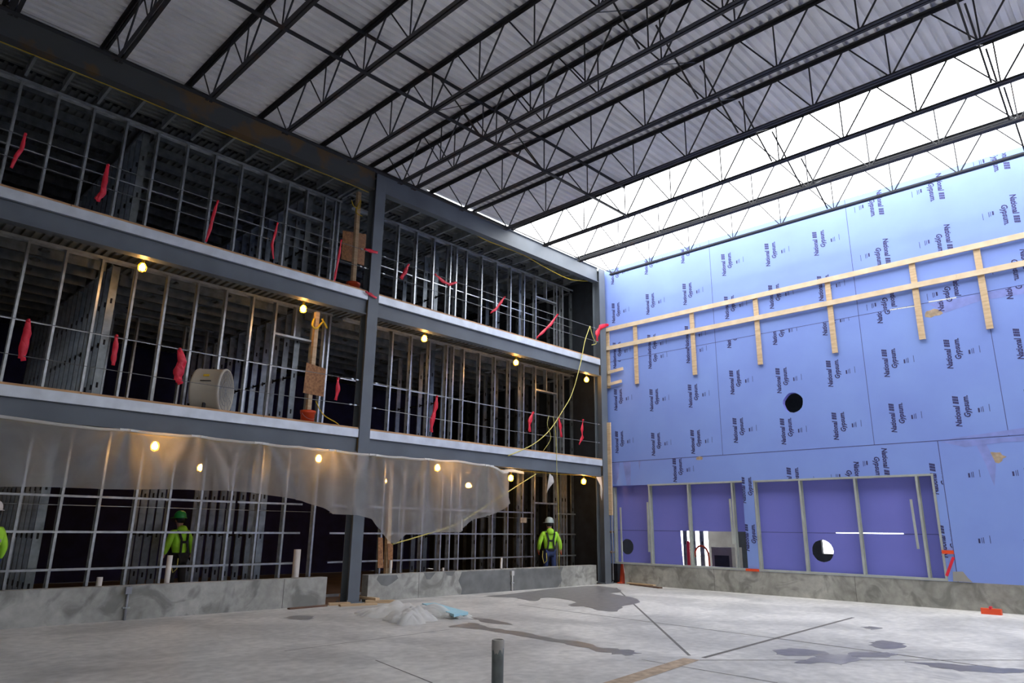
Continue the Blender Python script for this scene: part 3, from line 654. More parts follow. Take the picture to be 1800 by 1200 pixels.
R = [([(45,235),(38,262),(28,275),(20,295)], .07, 'red ribbon at the far left of the top floor', 1),
 ([(190,290),(184,318),(180,338),(168,350)], .09, 'red ribbon hanging by the left diagonal brace, top floor', 2),
 ([(383,353),(376,375),(370,400),(362,425)], .07, 'long red ribbon in the middle of the left bay, top floor', 1),
 ([(488,392),(484,410),(478,430),(481,455)], .06, 'thin red ribbon left of the tilted timber post, top floor', 1),
 ([(600,422),(596,450),(590,480),(587,500)], .06, 'red ribbon tail beside the bucket on the top floor', 1),
 ([(718,465),(712,478),(704,488)], .09, 'short red ribbon just right of the main column, top floor', 2),
 ([(765,482),(778,494),(790,500),(803,496)], .09, 'red ribbon swagged sideways on the guard cable, top floor', 1),
 ([(887,522),(880,532),(872,543),(862,550)], .08, 'red ribbon left of the long slanting one, right bay top floor', 1),
 ([(980,553),(968,570),(955,583),(943,594)], .09, 'long slanting red ribbon near the corner on the top floor', 1),
 ([(50,563),(47,585),(40,610),(36,630)], .12, 'broad red ribbon at the far left of the second floor', 2),
 ([(205,590),(203,610),(200,628),(199,642)], .10, 'red ribbon on the wide bright stud, second floor', 1),
 ([(316,615),(320,635),(312,652),(310,668)], .16, 'bunched double red ribbon left of the drum fan', 3),
 ([(594,665),(594,685),(590,703)], .10, 'red ribbon between the second floor bucket and the main column', 1),
 ([(768,697),(766,715),(760,735),(757,757)], .12, 'red ribbon right of the main column on the second floor', 2),
 ([(937,725),(931,740),(930,757)], .12, 'forked red ribbon nearest the yellow rope, second floor', 2),
 ([(982,735),(985,750),(986,766)], .10, 'red ribbon just right of the yellow rope, second floor', 2),
 ([(1025,738),(1023,755),(1024,768),(1018,781)], .10, 'red ribbon closest to the corner, second floor', 1),
 ([(1068,571),(1056,574),(1050,584),(1049,597)], .16, 'red ribbon knotted on the corner column at guardrail height', 2),
 ([(642,438),(652,441),(664,444)], .09, 'red ribbon tied around the main column, upper', 1),
 ([(644,513),(652,518),(662,524)], .08, 'red ribbon tied around the main column at the slab edge', 1)]
for i, (pts, w, lab, t) in enumerate(R): ribbon(pts, w, lab, -.06 if i >= 17 else .02, t)
mb = MB(); P = [PB(x, y, -.03) for x, y in ((1676,979),(1670,995),(1664,1012))]
mb.bar(P[0], P[2], .06, .004, 'red', (1,0,0)); tag(mb.build('flagging_ribbon'), 'red ribbon hanging at the lower right corner of the right opening', 'ribbon')
P = PB(1666, 970, -.02); mb = MB(); mb.box(-.03, -.005, P.y-.12, P.y+.12, P.z-.04, P.z+.04, 'bucket'); tag(mb.build('red_tag'), 'small red tag stuck on the blue wall above the ribbon', 'tag')
P = PB(1322, 1001, -.02); mb = MB(); mb.box(-.035, -.011, P.y-.2, P.y+.18, P.z-.04, P.z+.025, 'bucket'); tag(mb.build('red_tape'), 'red tape wrapped on the sill between the two wall openings', 'tape')
mb = MB(); mb.bar((-.5,-10.13,.06),(-.5,-10.5,.06),.12,.12,'bucket'); mb.box(-.57,-.43,-10.33,-10.29,.1,.16,'red'); tag(mb.build('red_container'), 'small red container lying at the foot of the curb', 'container')
P = PB(1692, 1014, -.02); mb = MB(); mb.prism([(-.02, P.y-.18, .61), (-.02, P.y+.2, .61), (-.02, P.y+.18, .82), (-.02, P.y-.02, .83), (-.02,P.y-.1,.7)], (.018,0,0), 'drywall'); tag(mb.build('board_scrap'), 'torn grey board scrap at the foot of the blue wall', 'scrap')

# ------------------------------------------------------------------ timber posts in buckets, osb boards
def bucket(x, y, z, label):
    r = empty('bucket', (x, y, z), label, 'bucket', 'orange buckets holding timber posts')
    mb = MB(); mb.lathe([(0,.01),(.135,.01),(.135,0),(.145,.0),(.165,.30),(.175,.30),(.178,.33),(.18,.37),(.168,.37),(.155,.30),(.135,.02),(0,.02)], (x,y,z), (0,0,1), 'bucket', 24); mb.build('body', r)
    mb = MB(); mb.tube([(x+.178*math.cos(a), y-.05-.12*math.sin(a)*.9, z+.30-.14*math.sin(a)) for a in [PI*i/10 for i in range(11)]], .004, 'galv', 5); mb.build('handle', r)
    mb = MB(); mb.lathe([(.0,.24),(.15,.24)], (x,y,z), (0,0,1), 'curb', 20); mb.build('concrete_fill', r)
for (bx, tx, ty_, z, zt, lab, plab) in ((-9.98, (631,337), .6, Z3, 10.15, 'orange bucket at the foot of the top floor timber post', 'tall timber post tilted in a bucket, top floor'), (-10.92, (557,555), .6, Z2, 6.63, 'orange bucket on the second floor left of the main column', 'tall timber post tilted in a bucket, second floor')):
    bucket(bx, .6, z, lab); t = PA(*tx, .6)
    mb = MB(); mb.bar((bx, .6, z+.25), (t.x, .6, zt), .10, .10, 'wood', (0,1,0)); tag(mb.build('timber_post'), plab, 'post', 'timber posts standing at the slab edges')
mb = MB(); mb.bar((-8.35,.7,.01), (-8.42,.7,3.28), .11, .10, 'wood', (0,1,0)); tag(mb.build('timber_post'), 'timber post behind the plastic sheet on the ground floor', 'post')
def osb(p, y, lab):
    P = [PA(*q, y) for q in p]; mb = MB(); mb.prism(P, (0,.012,0), 'osb'); tag(mb.build('osb_board'), lab, 'board', 'brown strand boards')
osb([(603,405),(646,412),(644,468),(600,455)], .75, 'brown strand board behind the top floor timber post')
osb([(539,637),(573,648),(569,697),(533,690)], .52, 'brown strand board on the second floor timber post')
osb([(665,944),(673,945),(674,998),(664,998)], .62, 'brown board left of the ground floor timber post')
osb([(682,955),(691,955),(690,998),(682,998)], .62, 'brown board right of the ground floor timber post')
P = PA(920, 914, 1.45); mb = MB(); mb.box(P.x-.14, P.x+.14, 1.44, 1.46, P.z-.08, P.z+.08, 'patch'); tag(mb.build('orange_sign'), 'small blank orange board on the studs beside the walking worker', 'sign')

# ------------------------------------------------------------------ drum fan
r = empty('drum_fan', (-13.1, .72, Z2), 'large beige drum fan standing on the second floor edge', 'fan')
cx, cyy, cz, Rr = -13.12, .76, Z2+.52, .48; ax = Vector((.745, -.673, 0)).normalized()
o0 = Vector((cx, cyy, cz))-ax*.30
mb = MB(); mb.lathe([(Rr-.03,0),(Rr,0),(Rr+.012,.03),(Rr,.06),(Rr,.53),(Rr+.015,.57),(Rr,.60),(Rr-.03,.60),(Rr-.03,0)], o0, ax, 'fanbeige', 40); mb.build('drum', r)
for h, nm in ((.585, 'front_grille'), (.01, 'rear_grille')):
    mb = MB(); u = ax.orthogonal().normalized(); w = ax.cross(u)
    for rr in (.1, .2, .3, .4): mb.tube([o0+ax*h+(u*math.cos(a)+w*math.sin(a))*rr for a in [2*PI*i/24 for i in range(25)]], .004, 'conduit', 4, cap=False)
    for i in range(12):
        a = 2*PI*i/12; mb.tube([o0+ax*h, o0+ax*h+(u*math.cos(a)+w*math.sin(a))*(Rr-.02)], .004, 'conduit', 4)
    mb.build(nm, r)
mb = MB(); mb.lathe([(0,-.08),(.09,-.08),(.09,.08),(0,.08)], o0+ax*.30, ax, 'black', 14)
for i in range(4):
    a = PI/2*i; d = u*math.cos(a)+w*math.sin(a); e = ax.cross(d)
    c0 = o0+ax*.30; mb.prism([c0+d*.07-e*.04+ax*.03, c0+d*.43-e*.12+ax*.05, c0+d*.43+e*.12-ax*.05, c0+d*.07+e*.04-ax*.03], ax*.006, 'conduit')
mb.build('blades', r)
mb = MB()
for s in (-.22, .22): mb.bar(Vector((cx, cyy, Z2+.02))+ax*s+Vector((-.673*.6,-.745*.6,0))*.55, Vector((cx, cyy, Z2+.02))+ax*s-Vector((-.673*.6,-.745*.6,0))*.55, .05, .04, 'black')
for s in (-1, 1):
    q = Vector((cx, cyy, 0))+Vector((-.673,-.745,0))*.36*s; mb.bar(q+Vector((0,0,Z2+.02)), q+Vector((0,0,Z2+.22)), .06, .04, 'black')
mb.build('stand', r)
fd = Vector((-.673,-.745,0)); hz = math.sin(math.radians(45))
hp = Vector((cx,cyy,cz))+fd*(Rr*.90)+Vector((0,0,Rr*.30))+ax*.02
mb = MB(); mb.tube([hp-ax*.12, hp-ax*.11+fd*.04, hp+ax*.09+fd*.04, hp+ax*.10], .012, 'black', 6); mb.build('handle', r)
lp = Vector((cx,cyy,cz))+fd*(Rr*.845+.014)+Vector((0,0,Rr*.555)); un = Vector((fd.x*-.55, fd.y*-.55, .83)).normalized()
mb = MB(); mb.prism([lp-ax*.06-un*.03, lp+ax*.06-un*.03, lp+ax*.06+un*.03, lp-ax*.06+un*.03], fd*.012, 'yellow'); mb.build('warning_sticker', r)

# ------------------------------------------------------------------ string lights
def cage_light(p, label, proto=None):
    if proto:
        c = copy_tree(proto); c.location = p; c['label'] = label; return c
    r = empty('cage_light', p, label, 'work light', 'yellow cage work lights on cords')
    x, y, z = p
    mb = MB(); mb.lathe([(0,.19),(.022,.19),(.03,.17),(.032,.10),(.045,.085),(.0,.085)], p, (0,0,1), 'yellow', 12); mb.build('socket', r)
    mb = MB(); mb.lathe([(.012,.085),(.03,.06),(.052,.02),(.056,-.01),(.045,-.045),(.02,-.062),(0,-.065)], p, (0,0,1), 'bulb', 14); mb.build('bulb', r)
    mb = MB()
    for i in range(6):
        a = PI*i/3; mb.tube([(x+rr*math.cos(a), y+rr*math.sin(a), z+h) for rr, h in ((.04,.09),(.075,.04),(.082,-.01),(.065,-.07),(.0,-.10))], .004, 'yellow', 4)
    for rr, h in ((.078,.03),(.078,-.04)): mb.tube([(x+rr*math.cos(a), y+rr*math.sin(a), z+h) for a in [2*PI*i/12 for i in range(13)]], .004, 'yellow', 4, cap=False)
    mb.build('cage', r); return r
LP = []
for px, py, y, lab in ((250,470,.3,'lit cage light furthest left below the top floor beam'), (533,543,.3,'lit cage light left of the main column, second floor'), (746,595,.3,'lit cage light first right of the main column, second floor'), (907,637,.3,'lit cage light in the middle of the right bay, second floor'), (1031,667,.3,'lit cage light nearest the corner, second floor'),
        (272,784,.3,'lit cage light furthest left behind the plastic sheet'), (560,806,.3,'lit cage light behind the plastic just left of the main column'), (769,822,.3,'lit cage light behind the plastic right of the main column'), (898,840,.3,'lit cage light just past the torn end of the plastic'), (1026,846,.3,'lit cage light nearest the corner, ground floor'),
        (352,822,3.5,'dim cage light deeper behind the plastic in a fold'), (1042,757,4.0,'small lit cage light deep inside near the corner, second floor'), (675,845,4.5,'dim cage light deep behind the plastic near the timber post'), (416,820,5.0,'dim cage light deep behind the plastic, left bay'), (822,853,4.2,'dim cage light deep behind the plastic end'), (1013,848,5.2,'dim cage light deep inside the ground floor near the corner')):
    p = PA(px, py, y); LP.append((p, lab))
pr = None
for p, lab in LP:
    l = cage_light(p, lab, pr); pr = pr or l
def cord(points, rad, mat, name, label, cat='cord'):
    out = []; P = [Vector(p) for p in points]; n = len(P)
    for i in range(n-1):
        p0, p1, p2, p3 = P[max(i-1,0)], P[i], P[i+1], P[min(i+2,n-1)]
        for s in range(6):
            t = s/6; out.append(.5*((2*p1)+(p2-p0)*t+(2*p0-5*p1+4*p2-p3)*t*t+(3*p1-p0-3*p2+p3)*t**3))
    out.append(P[-1]); mb = MB(); mb.tube(out, rad, mat, 6); return tag(mb.build(name), label, cat)
def lightcord(ls, z, x0, label):
    pts = [(x0, .26, z)]
    for p in ls:
        pts += [(p.x-1.1, .28, z-.02), (p.x, p.y, p.z+.2), (p.x+.6, .28, z-.03)]
    pts.append((-.6, .26, z)); cord(pts, .012, 'yellow', 'light_cord', label)
lightcord([p for p, _ in LP[:5]], 6.78, -19, 'yellow cord linking the cage lights below the top floor')
lightcord([p for p, _ in LP[5:10]], 3.32, -19, 'yellow cord linking the cage lights on the ground floor')
for p, lab in LP[10:]: pass
cord([(x, .24, 10.055+random.uniform(-.02,.02)) for x in (-19, -16, -13, -10.8, -9.95)], .008, 'yellow', 'thin_cord', 'thin yellow cord along the bottom of the left roof beam')
cord([PA(820,400,.3), PA(850,420,.3), PA(920,448,.3), PA(955,468,.3), PA(1000,490,.3), PA(1035,494,.3)], .012, 'yellow', 'thin_cord', 'yellow cord looped below the right roof beam')
cord([PA(675,345,.3), PA(740,372,.3), PA(800,398,.3)], .008, 'yellow', 'thin_cord', 'thin yellow cord right of the main column under the roof beam')
cord([PA(1037,573,-.05), PA(1028,600,-.06), PA(1020,640,-.08), PA(1006,690,-.08), PA(990,720,-.08), PA(965,757,-.06), PA(935,782,-.05), PA(893,801,-.05)], .014, 'rope', 'yellow_rope', 'yellow rope drooping from the corner down to the second floor edge', 'rope')
cord([PA(1037,573,-.05), PA(1042,592,-.05), PA(1048,603,.0), PA(1040,606,.02)], .013, 'rope', 'yellow_rope', 'short yellow rope loop tied at the top floor corner', 'rope')
cord([PA(942,833,-.12), PA(915,850,.1), PA(890,866,.12), PA(845,895,.12), PA(800,922,.12), PA(745,940,.1), PA(690,956,.0)], .016, 'rope', 'yellow_rope', 'yellow rope slung under the plastic sheet across the right bay', 'rope')
cord([PA(965,731,.02), PA(962,745,0), PA(968,770,.02), PA(955,792,.1)], .008, 'rope', 'hanging_cord', 'thin hanging cord on the guard cable near the yellow rope')
cord([PA(972,732,.02), PA(977,765,0), PA(979,830,-.03), PA(982,905,-.02), PA(983,1000,-.03)], .008, 'rope', 'hanging_cord', 'long thin cord hanging past the right bay slab edge')
cord([PA(555,705,.4), PA(568,728,.3), PA(590,742,.2), PA(598,749,.12)], .012, 'yellow', 'thin_cord', 'yellow cord trailing from the second floor bucket')
cord([PA(552,560,.55), PA(549,572,.5), PA(557,577,.5), PA(568,566,.5), PA(575,577,.5), PA(566,560,.55)], .022, 'yellow', 'coiled_cord', 'bundle of yellow cord tied to the second floor timber post')
cord([PA(618,352,.55), PA(622,362,.5), PA(632,366,.5), PA(634,352,.55), PA(626,372,.5), PA(637,380,.5)], .012, 'yellow', 'coiled_cord', 'yellow cord tied near the head of the top floor timber post')

# ------------------------------------------------------------------ plastic sheet
top = [(-60,726),(0,733),(110,748),(225,757),(350,768),(480,782),(590,793),(655,800),(740,807),(800,811),(850,817),(872,822),(884,830)]
bot = [(-60,852),(0,856),(60,856),(120,857),(180,860),(290,860),(400,863),(460,868),(530,880),(560,893),(575,903),(620,905),(645,912),(668,930),(682,950),(692,956),(700,950),(712,938),(760,936),(800,935),(812,925),(830,912),(850,906),(872,903),(882,895),(889,885),(888,870),(886,850)]
def lin(L, x):
    for (a, b), (c, d) in zip(L, L[1:]):
        if a <= x <= c: return b + (d-b)*(x-a)/max(1e-6, c-a)
    return L[-1][1] if x > L[-1][0] else L[0][1]
tw = [(PA(*p, -.12).x, PA(*p, -.12).z) for p in top]; bw = [(PA(*p, -.12).x, PA(*p, -.12).z) for p in bot]
bw = [bw[0]] + [b for a, b in zip(bw, bw[1:]) if b[0] > a[0]]
x0, x1 = tw[0][0], -5.03; NX, NZ = 300, 26; mb = MB()
tacks = [PA(px, 760, -.12).x for px in (225, 350, 460, 590, 660, 755, 860)]
for i in range(NX+1):
    x = x0+(x1-x0)*i/NX; zt, zb = lin(tw, x), lin(bw, x)
    near = min(tacks, key=lambda t: abs(t-x)); dist = abs(near-x)
    for j in range(NZ+1):
        t = j/NZ; z = zt+(zb-zt)*t; L = (zt-z)
        fan = math.exp(-dist*1.6/(.25+L))*math.sin((x-near)*9/(.35+L))*(.05+.09*t)
        wav = .05*math.sin(x*2.1+1)*t+.03*math.sin(x*5.3+z*2)*t + .018*math.sin(x*11+z*4+2)*t**.5
        sagz = -.035*math.sin(PI*min(1, dist/.9))*(1-t)
        mb.v.append((x, -.13 - .10*t + fan + wav, z + sagz*.6))
for i in range(NX):
    for j in range(NZ):
        a = i*(NZ+1)+j; mb.face((a, a+NZ+1, a+NZ+2, a+1), 'poly', True)
ps = empty('plastic_sheet', (-10, -.13, 3.3), 'long torn translucent plastic sheet hanging from the second floor beam', 'plastic sheet')
mb.build('sheet', ps)
mb = MB(); pts = []                          # rolled top hem
for i in range(NX//2+1):
    x = x0+(x1-x0)*2*i/NX; near = min(tacks, key=lambda t: abs(t-x)); pts.append((x, -.14, lin(tw, x)+.01-.02*math.sin(PI*min(1, abs(near-x)/.9))))
mb.tube(pts, .028, 'poly2', 7); mb.build('rolled_hem', ps)
for t in tacks:
    mb = MB(); z = lin(tw, t); mb.box(t-.16, t-.03, -.18, -.15, z-.006, z+.028, 'white'); mb.box(t+.02, t+.15, -.18, -.15, z-.01, z+.024, 'white'); mb.build('tape_tab', ps)
def scrap(pts, y, lab):
    P = [PA(px, py, y+.03*math.sin(i*2.1)) for i, (px, py) in enumerate(pts)]; mb = MB()
    c = sum(P, Vector())/len(P)+Vector((0,-.03,0)); n = len(P); mb.add(P+[c], [(i, (i+1) % n, n) for i in range(n)], 'poly2')
    o = mb.build('plastic_scrap'); s_ = o.modifiers.new('s', 'SOLIDIFY'); s_.thickness = .003; tag(o, lab, 'plastic scrap', 'torn plastic scraps left on the beam')
scrap([(966,832),(972,837),(974,847),(965,858),(961,867),(963,850)], -.04, 'torn plastic scrap hanging free in the middle of the right bay')
scrap([(1048,838),(1057,838),(1059,860),(1058,880),(1055,870),(1055,850)], -.04, 'thin torn plastic strip hanging beside the corner column')
scrap([(880,826),(900,824),(921,829),(921,833),(895,829),(882,831)], -.04, 'torn plastic strip lying along the beam past the sheet end')

# ------------------------------------------------------------------ clutter on the slab
def crumple(cx, cy_, sx, sy_, h, rot, label, seed):
    random.seed(seed); N = 44; mb = MB(); ph = [random.uniform(0, 6) for _ in range(8)]; ca, sa = math.cos(rot), math.sin(rot)
    for i in range(N+1):
        for j in range(N+1):
            u = i/N*2-1; v = j/N*2-1; rr = math.sqrt(u*u+v*v); k = 1 if rr < 1e-6 else max(abs(u), abs(v))/rr
            e = 1+.22*math.sin(3*math.atan2(v, u)+ph[0])+.1*math.sin(7*math.atan2(v, u)+ph[1])
            x, y = u*k*sx*e, v*k*sy_*e; q = min(1, max(abs(u), abs(v)))
            z = (1-q**2.2)*h*(.45+.3*abs(math.sin(x*4.5+ph[2]+y*2))+.35*abs(math.sin(y*6+ph[3]-x*3))+.2*abs(math.sin(x*13+ph[4])*math.sin(y*11+ph[5])))
            z += .05*abs(math.sin(u*9+ph[6])*math.sin(v*7+ph[7]))*(1-q*.6)
            mb.v.append((cx+x*ca-y*sa, cy_+x*sa+y*ca, .006+z))
    for i in range(N):
        for j in range(N):
            a = i*(N+1)+j; mb.face((a, a+N+1, a+N+2, a+1), 'poly2', True)
    return mb, label
p = PZ(730, 1082); q = PZ(700, 1078)
mb, lab = crumple(p.x-.15, p.y+.15, 1.05, .42, .2, -.75, '', 3); mb2, _ = crumple(PZ(722,1092).x, PZ(722,1092).y, .5, .42, .2, .3, '', 9)
b = len(mb.v); mb.v += mb2.v
for f in mb2.f: mb.face([i+b for i in f], 'poly2', True)
mb2, _ = crumple(PZ(778,1086).x, PZ(778,1086).y, .55, .13, .05, -.9, '', 5); b = len(mb.v); mb.v += mb2.v
for f in mb2.f: mb.face([i+b for i in f], 'poly2', True)
tag(mb.build('plastic_pile'), 'crumpled heap of clear plastic sheeting lying on the slab', 'plastic sheet')
random.seed(11)
A, B_, C_, D_ = PZ(742,1060,.1), PZ(764,1059,.1), PZ(823,1075,.1), PZ(798,1079,.1)
mb = MB(); mb.prism([A, B_, C_, D_], (0,0,-.05), 'foam')
mb.prism([A+Vector((0,0,-.051)), B_+Vector((0,0,-.051)), C_.lerp(B_, .06)+Vector((0,0,-.051)), D_.lerp(A, .06)+Vector((0,0,-.051))], (0,0,-.047), 'drywall'); tag(mb.build('foam_board'), 'pale blue foam board propped beside the plastic heap', 'foam board')
def plank(a, b, w, h, z, label, mat='wood'):
    mb = MB(); mb.bar((a[0], a[1], z+h/2), (b[0], b[1], z+h/2), w, h, mat); tag(mb.build('wood_offcut'), label, 'board', 'timber offcuts lying on the slab')
plank((-10.35,-.42),(-9.55,-.62),.14,.04,0,'timber offcut lying flat in front of the main column base')
plank((-9.55,-.20),(-9.0,-.55),.14,.06,0,'timber offcut right of the main column base')
plank((-10.42,-.10),(-10.0,-.28),.16,.05,.0,'short timber offcut left of the main column base')
plank((-11.45,-.28),(-10.55,-.22),.10,.03,0,'dark thin board at the end of the left curb','brown')
plank((-9.35,.12-.5),(-9.48,.0+.9),.12,.05,.061,'timber offcut pointing in behind the main column')
plank((-.10,-.75),(-.55,-2.1),.14,.035,.0,'dark board lying at the start of the right curb','brown')
plank((-.10,-.62),(-.25,-1.7),.12,.03,.036,'pale board resting on the dark board near the corner')
# foreground pipe stub
pb = PZ(874, 1216); r = empty('pipe_stub', (pb.x, pb.y, 0), 'short grey pipe stub rising from the slab in the foreground', 'pipe')
mb = MB(); mb.lathe([(.062,0),(.064,.42),(.0645,.44)], (pb.x,pb.y,0), (0,0,1), 'pipegrey', 24); mb.build('pipe', r)
mb = MB(); n=24
mb.lathe([(.0655,.40),(.067,.44),(.066,.505),(.054,.51),(.053,.45),(0,.45)], (pb.x,pb.y,0), (0,0,1), 'drywall', 24)
for i, v in enumerate(mb.v):
    if i < 24: mb.v[i] = (v[0], v[1], v[2]+random.uniform(-.035,.03))
mb.build('concrete_splatter', r)
def upipe(px, y, z1, rad, lab, mat='pvc', py=1000):
    P = PA(px, py, y); mb = MB(); mb.lathe([(rad,0),(rad,z1),(rad*.8,z1),(rad*.8,z1-.1),(0,z1-.1)], (P.x, y, 0), (0,0,1), mat, 14); tag(mb.build('pipe_stub'), lab, 'pipe', 'pipe stubs rising behind the curbs')
upipe(520, .55, 1.14, .075, 'thick pale pipe behind the curb left of the main column'); upipe(296, .55, 1.06, .05, 'pale pipe behind the left curb before the person in the green hat'); upipe(178, .6, .70, .05, 'short pale pipe behind the left curb')
upipe(881, .6, .84, .035, 'thin white pipe behind the right curb'); upipe(779, .6, .63, .03, 'short white pipe stub behind the right curb'); upipe(686, .6, .86, .04, 'short pale pipe right of the ground floor timber post')
def conduit(px, z1, lab, mat):
    P = PA(px, 1050, -.03); r = empty('curb_conduit', (P.x, -.03, 0), lab, 'conduit', 'conduits running down the curb faces')
    mb = MB(); mb.tube([(P.x, -.03, 0), (P.x, -.03, z1-.1)], .022, mat, 8); mb.build('pipe', r)
    mb = MB(); mb.box(P.x-.05, P.x+.05, -.06, 0, z1-.12, z1, mat); mb.build('junction_box', r)
    mb = MB(); mb.box(P.x-.06, P.x+.06, -.058, -.002, .2, .22, 'galv'); mb.build('strap', r)
conduit(224, .56, 'grey conduit and box on the face of the left curb', 'conduit'); conduit(900, .52, 'thin pale conduit and box on the face of the right curb', 'pvc')

# ------------------------------------------------------------------ people
def skin(name, nodes, edges, root, mat, parent, lvl=2):
    me = bpy.data.meshes.new(name); me.from_pydata([n[0] for n in nodes], edges, []); o = bpy.data.objects.new(name, me); C.objects.link(o)
    md = o.modifiers.new('Skin', 'SKIN'); md.use_smooth_shade = True; sv = me.skin_vertices[0].data
    for i, n in enumerate(nodes):
        r_ = n[1]; sv[i].radius = r_ if isinstance(r_, tuple) else (r_, r_)
    sv[root].use_root = True
    sb = o.modifiers.new('Sub', 'SUBSURF'); sb.levels = lvl; sb.render_levels = lvl
    me.materials.append(M[mat]); o.parent = parent; return o
def person(loc, rotz, label, helmet, jacket, pants, gloves, sc=1.0, harness=True, vest=False, arms=None, legs=None, lean=0.0):
    r = empty('person', loc, label, 'person'); r.rotation_euler = (0, 0, rotz); r.scale = (sc, sc, sc)
    A = arms or {-1: ((-.21,0,1.45), (-.32,-.02,1.20), (-.30,.12,.98)), 1: ((.21,0,1.45), (.31,-.04,1.20), (.36,.06,.98))}
    G = legs or {-1: ((-.10,0,.92), (-.11,.05,.50), (-.12,-.02,.09), (-.13,.15,.04)), 1: ((.10,0,.92), (.12,-.02,.50), (.13,-.12,.09), (.14,.05,.04))}
    L = lambda z: lean*max(0, z-.9)
    def P(v): return (v[0], v[1]+L(v[2]), v[2])
    # body: one continuous skinned surface
    N = [((0,0,.95), (.15,.11)), (P((0,0,1.15)), (.14,.10)), (P((0,0,1.36)), (.17,.11)), (P((0,0,1.50)), .075), (P((0,.01,1.58)), .055), (P((0,.015,1.66)), (.072,.085)), (P((0,.02,1.76)), (.075,.095))]
    E = [(0,1),(1,2),(2,3),(3,4),(4,5),(5,6)]
    for s in (-1, 1):
        k = len(N); a = [P(q) for q in A[s]]; N += [(a[0], .062), (a[1], .045), (a[2], .032), (tuple(Vector(a[2])+(Vector(a[2])-Vector(a[1])).normalized()*.07), (.038,.022))]; E += [(2,k),(k,k+1),(k+1,k+2),(k+2,k+3)]
        k = len(N); g_ = G[s]; N += [(g_[0], .088), (g_[1], .06), (g_[2], .04), (g_[3], .038)]; E += [(0,k),(k,k+1),(k+1,k+2),(k+2,k+3)]
    skin('body', N, E, 0, 'skin', r)
    # jacket
    N = [((0,0,.93), (.175,.135)), (P((0,0,1.12)), (.17,.13)), (P((0,0,1.34)), (.20,.14)), (P((0,-.01,1.49)), (.12,.09)), (P((0,-.02,1.56)), (.085,.075))]; E = [(0,1),(1,2),(2,3),(3,4)]
    for s in (-1, 1):
        k = len(N); a = [P(q) for q in A[s]]; w_ = Vector(a[2])-(Vector(a[2])-Vector(a[1]))*.06; N += [(a[0], .088), (a[1], .070), (tuple(w_), .05)]; E += [(2,k),(k,k+1),(k+1,k+2)]
    skin('jacket', N, E, 0, jacket, r)
    N = [((0,0,.96), (.155,.12))]; E = []
    for s in (-1, 1):
        k = len(N); g_ = G[s]; N += [(g_[0], .105), (g_[1], .078), (g_[2], .060)]; E += [(0,k),(k,k+1),(k+1,k+2)]
    skin('trousers', N, E, 0, pants, r)
    for s in (-1, 1):
        g_ = G[s]; a, t = Vector(g_[2]), Vector(g_[3]); d = (t-a); d.z = 0; d.normalize()
        skin('boot', [(tuple(a+Vector((0,0,.08))), .06), (tuple(a+Vector((0,0,-.03))), .055), (tuple(t), .045), (tuple(t+d*.09), .038)], [(0,1),(1,2),(2,3)], 0, 'dark', r, 1)
        # hand with five fingers
        e, w_ = Vector(P(A[s][1])), Vector(P(A[s][2])); d = (w_-e).normalized(); sd = d.cross(Vector((0,1,0))).normalized() if abs(d.y) < .9 else Vector((1,0,0)); fwd = sd.cross(d).normalized()
        N = [(tuple(w_-d*.02), (.036,.028)), (tuple(w_+d*.06), (.042,.024))]; E = [(0,1)]
        for q, ln in zip((-.03,-.01,.01,.03), (.058,.068,.064,.050)):
            k = len(N); b0 = w_+d*.085+fwd*q; N += [(tuple(b0), .011), (tuple(b0+d*ln*.5+sd*.008), .010), (tuple(b0+d*ln+sd*.025), .008)]; E += [(1,k),(k,k+1),(k+1,k+2)]
        k = len(N); b0 = w_+d*.02+fwd*.045; N += [(tuple(b0), .013), (tuple(b0+d*.035+fwd*.02), .011), (tuple(b0+d*.06+fwd*.022), .009)]; E += [(0,k),(k,k+1),(k+1,k+2)]
        skin('glove' if gloves != 'skin' else 'hand', N, E, 0, gloves, r, 1)
    hc = Vector(P((0,.02,1.76)))
    def child(mb, nm): o = mb.build(nm); o.parent = r; return o
    mb = MB()
    mb.lathe([(.128,0),(.130,.03),(.122,.08),(.095,.125),(.055,.15),(0,.158)], hc+Vector((0,0,.03)), (0,0,1), helmet, 20); hat = child(mb, 'hard_hat')
    mb = MB(); n = 20; vs = []
    for i in range(n):
        a = 2*PI*i/n; k = .155+(.05 if math.sin(a) > .5 else 0); vs.append(tuple(hc+Vector((math.cos(a)*.125, math.sin(a)*.125, .035)))); vs.append(tuple(hc+Vector((math.cos(a)*k, math.sin(a)*(k+.01), .022))))
    mb.add(vs, [(2*i, 2*i+1, (2*i+3) % (2*n), (2*i+2) % (2*n)) for i in range(n)], helmet, True); o = child(mb, 'hat_brim'); o.parent = hat; md = o.modifiers.new('s', 'SOLIDIFY'); md.thickness = .006
    mb = MB(); mb.lathe([(0,-.07),(.06,-.07),(.092,-.03),(.10,.04),(.1,.05)], hc+Vector((0,-.03,-.02)), (0,0,1), 'dark', 14); child(mb, 'hair')
    mb = MB()                                   # face
    for s in (-1, 1):
        mb.lathe([(0,.014),(.010,.010),(.013,0)], hc+Vector((s*.03,.088,-.03)), (0,1,0), 'white', 10); mb.lathe([(0,.016),(.006,.012)], hc+Vector((s*.03,.09,-.03)), (0,1,0), 'dark', 8)
        mb.lathe([(0,.02),(.014,.014),(.02,0)], hc+Vector((s*.078,0,-.045)), (s,0,0), 'skin', 10)
    mb.bar(hc+Vector((0,.10,-.03)), hc+Vector((0,.118,-.062)), .026, .022, 'skin', (0,1,0)); mb.bar(hc+Vector((-.026,.098,-.095)), hc+Vector((.026,.098,-.095)), .012, .008, 'brown'); child(mb, 'face')
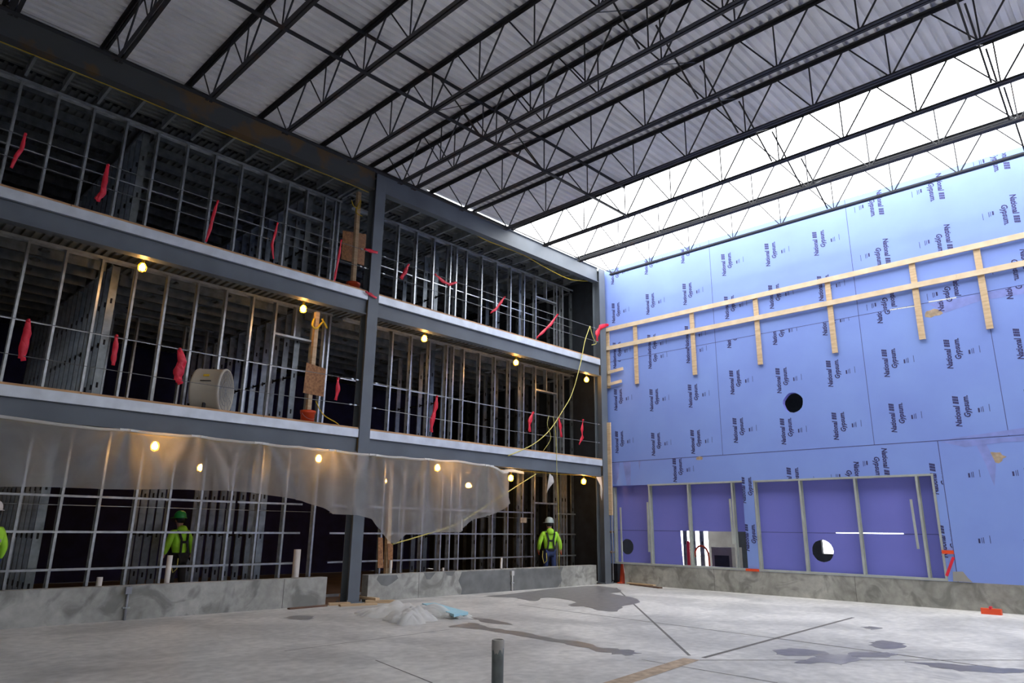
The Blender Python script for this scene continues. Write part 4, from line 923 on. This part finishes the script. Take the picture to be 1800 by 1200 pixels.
    if jacket == 'hivis' and harness:          # hood rolled at the neck and a harness on the back
        mb = MB(); hp_ = Vector(P((0,-.07,1.52))); mb.lathe([(0,.10),(.06,.09),(.10,.05),(.115,0),(.10,-.05),(.05,-.08),(0,-.085)], hp_, (0,-.35,1), 'hivis', 16); child(mb, 'hood')
        mb = MB()
        for s in (-1, 1):
            pts = [P((s*.12,.12,1.42)), P((s*.13,0,1.555)), P((s*.12,-.13,1.46)), P((s*.075,-.158,1.30)), P((s*.085,-.155,1.15)), (s*.11,-.155,1.02)]
            for a, b in zip(pts, pts[1:]): mb.bar(a, b, .045, .022, 'dark', (0, -1, .2))
            mb.bar(P((s*.13,.12,1.42)), (s*.12,.15,1.02), .045, .012, 'dark', (0,1,0))
        mb.bar(P((-.085,-.172,1.26)), P((.085,-.172,1.26)), .05, .015, 'dark', (0,-1,0)); child(mb, 'harness_straps')
        mb = MB(); mb.lathe([(.186,-.035),(.192,0),(.186,.035),(.175,.035),(.175,-.035),(.186,-.035)], (0,0,1.0), (0,0,1), 'dark', 24)
        mb.v = [(v[0], v[1]*.85, v[2]) for v in mb.v]; child(mb, 'waist_belt')
        mb = MB(); mb.tube([(-.2,.02,.97),(-.24,-.06,.8),(-.2,-.1,.62),(-.12,-.12,.7),(-.14,-.14,.92)], .012, 'rope', 6); child(mb, 'lanyard')
    if vest:
        for z in (1.12, 1.30):
            mb = MB(); mb.lathe([(.196,-.025),(.199,.025)], P((0,0,z)), (0,0,1), 'reflect', 24); mb.v = [(v[0]*1.0, v[1]*.82+L(z)*.18, v[2]) for v in mb.v]; child(mb, 'reflective_band')
    return r
wp = PA(966, 950, .62)
person((wp.x, .62, 0), -.55, 'person in lime hooded jacket and harness seen from behind, near the corner', 'helmet', 'hivis', 'jeans', 'glove', 1.03, True)
person((PA(-21, 950, .62).x, .62, 0), .70, 'person in lime vest and white hard hat cut off by the left edge', 'helmetw', 'hivis', 'jeans', 'dark', 1.03, False, True)
person((PA(317, 960, 2.6).x, 2.6, 0), .35, 'person in lime vest and green hard hat behind the left stud wall', 'helmetg', 'hivis', 'dark', 'dark', 1.0, True, False, lean=.12)

# ------------------------------------------------------------------ light
w = bpy.data.worlds.new('overcast_sky'); bpy.context.scene.world = w; w.use_nodes = True
nt = w.node_tree; bg = nt.nodes['Background']
bg.inputs[0].default_value = (.97, .985, 1.0, 1); bg.inputs[1].default_value = 5.5
sc = bpy.context.scene
sc.view_settings.view_transform = 'Standard'; sc.view_settings.look = 'None'; sc.view_settings.gamma = 1; sc.view_settings.exposure = 0.35
sc.cycles.max_bounces = 10; sc.cycles.diffuse_bounces = 6; sc.cycles.transparent_max_bounces = 16
sc.cycles.use_denoising = True
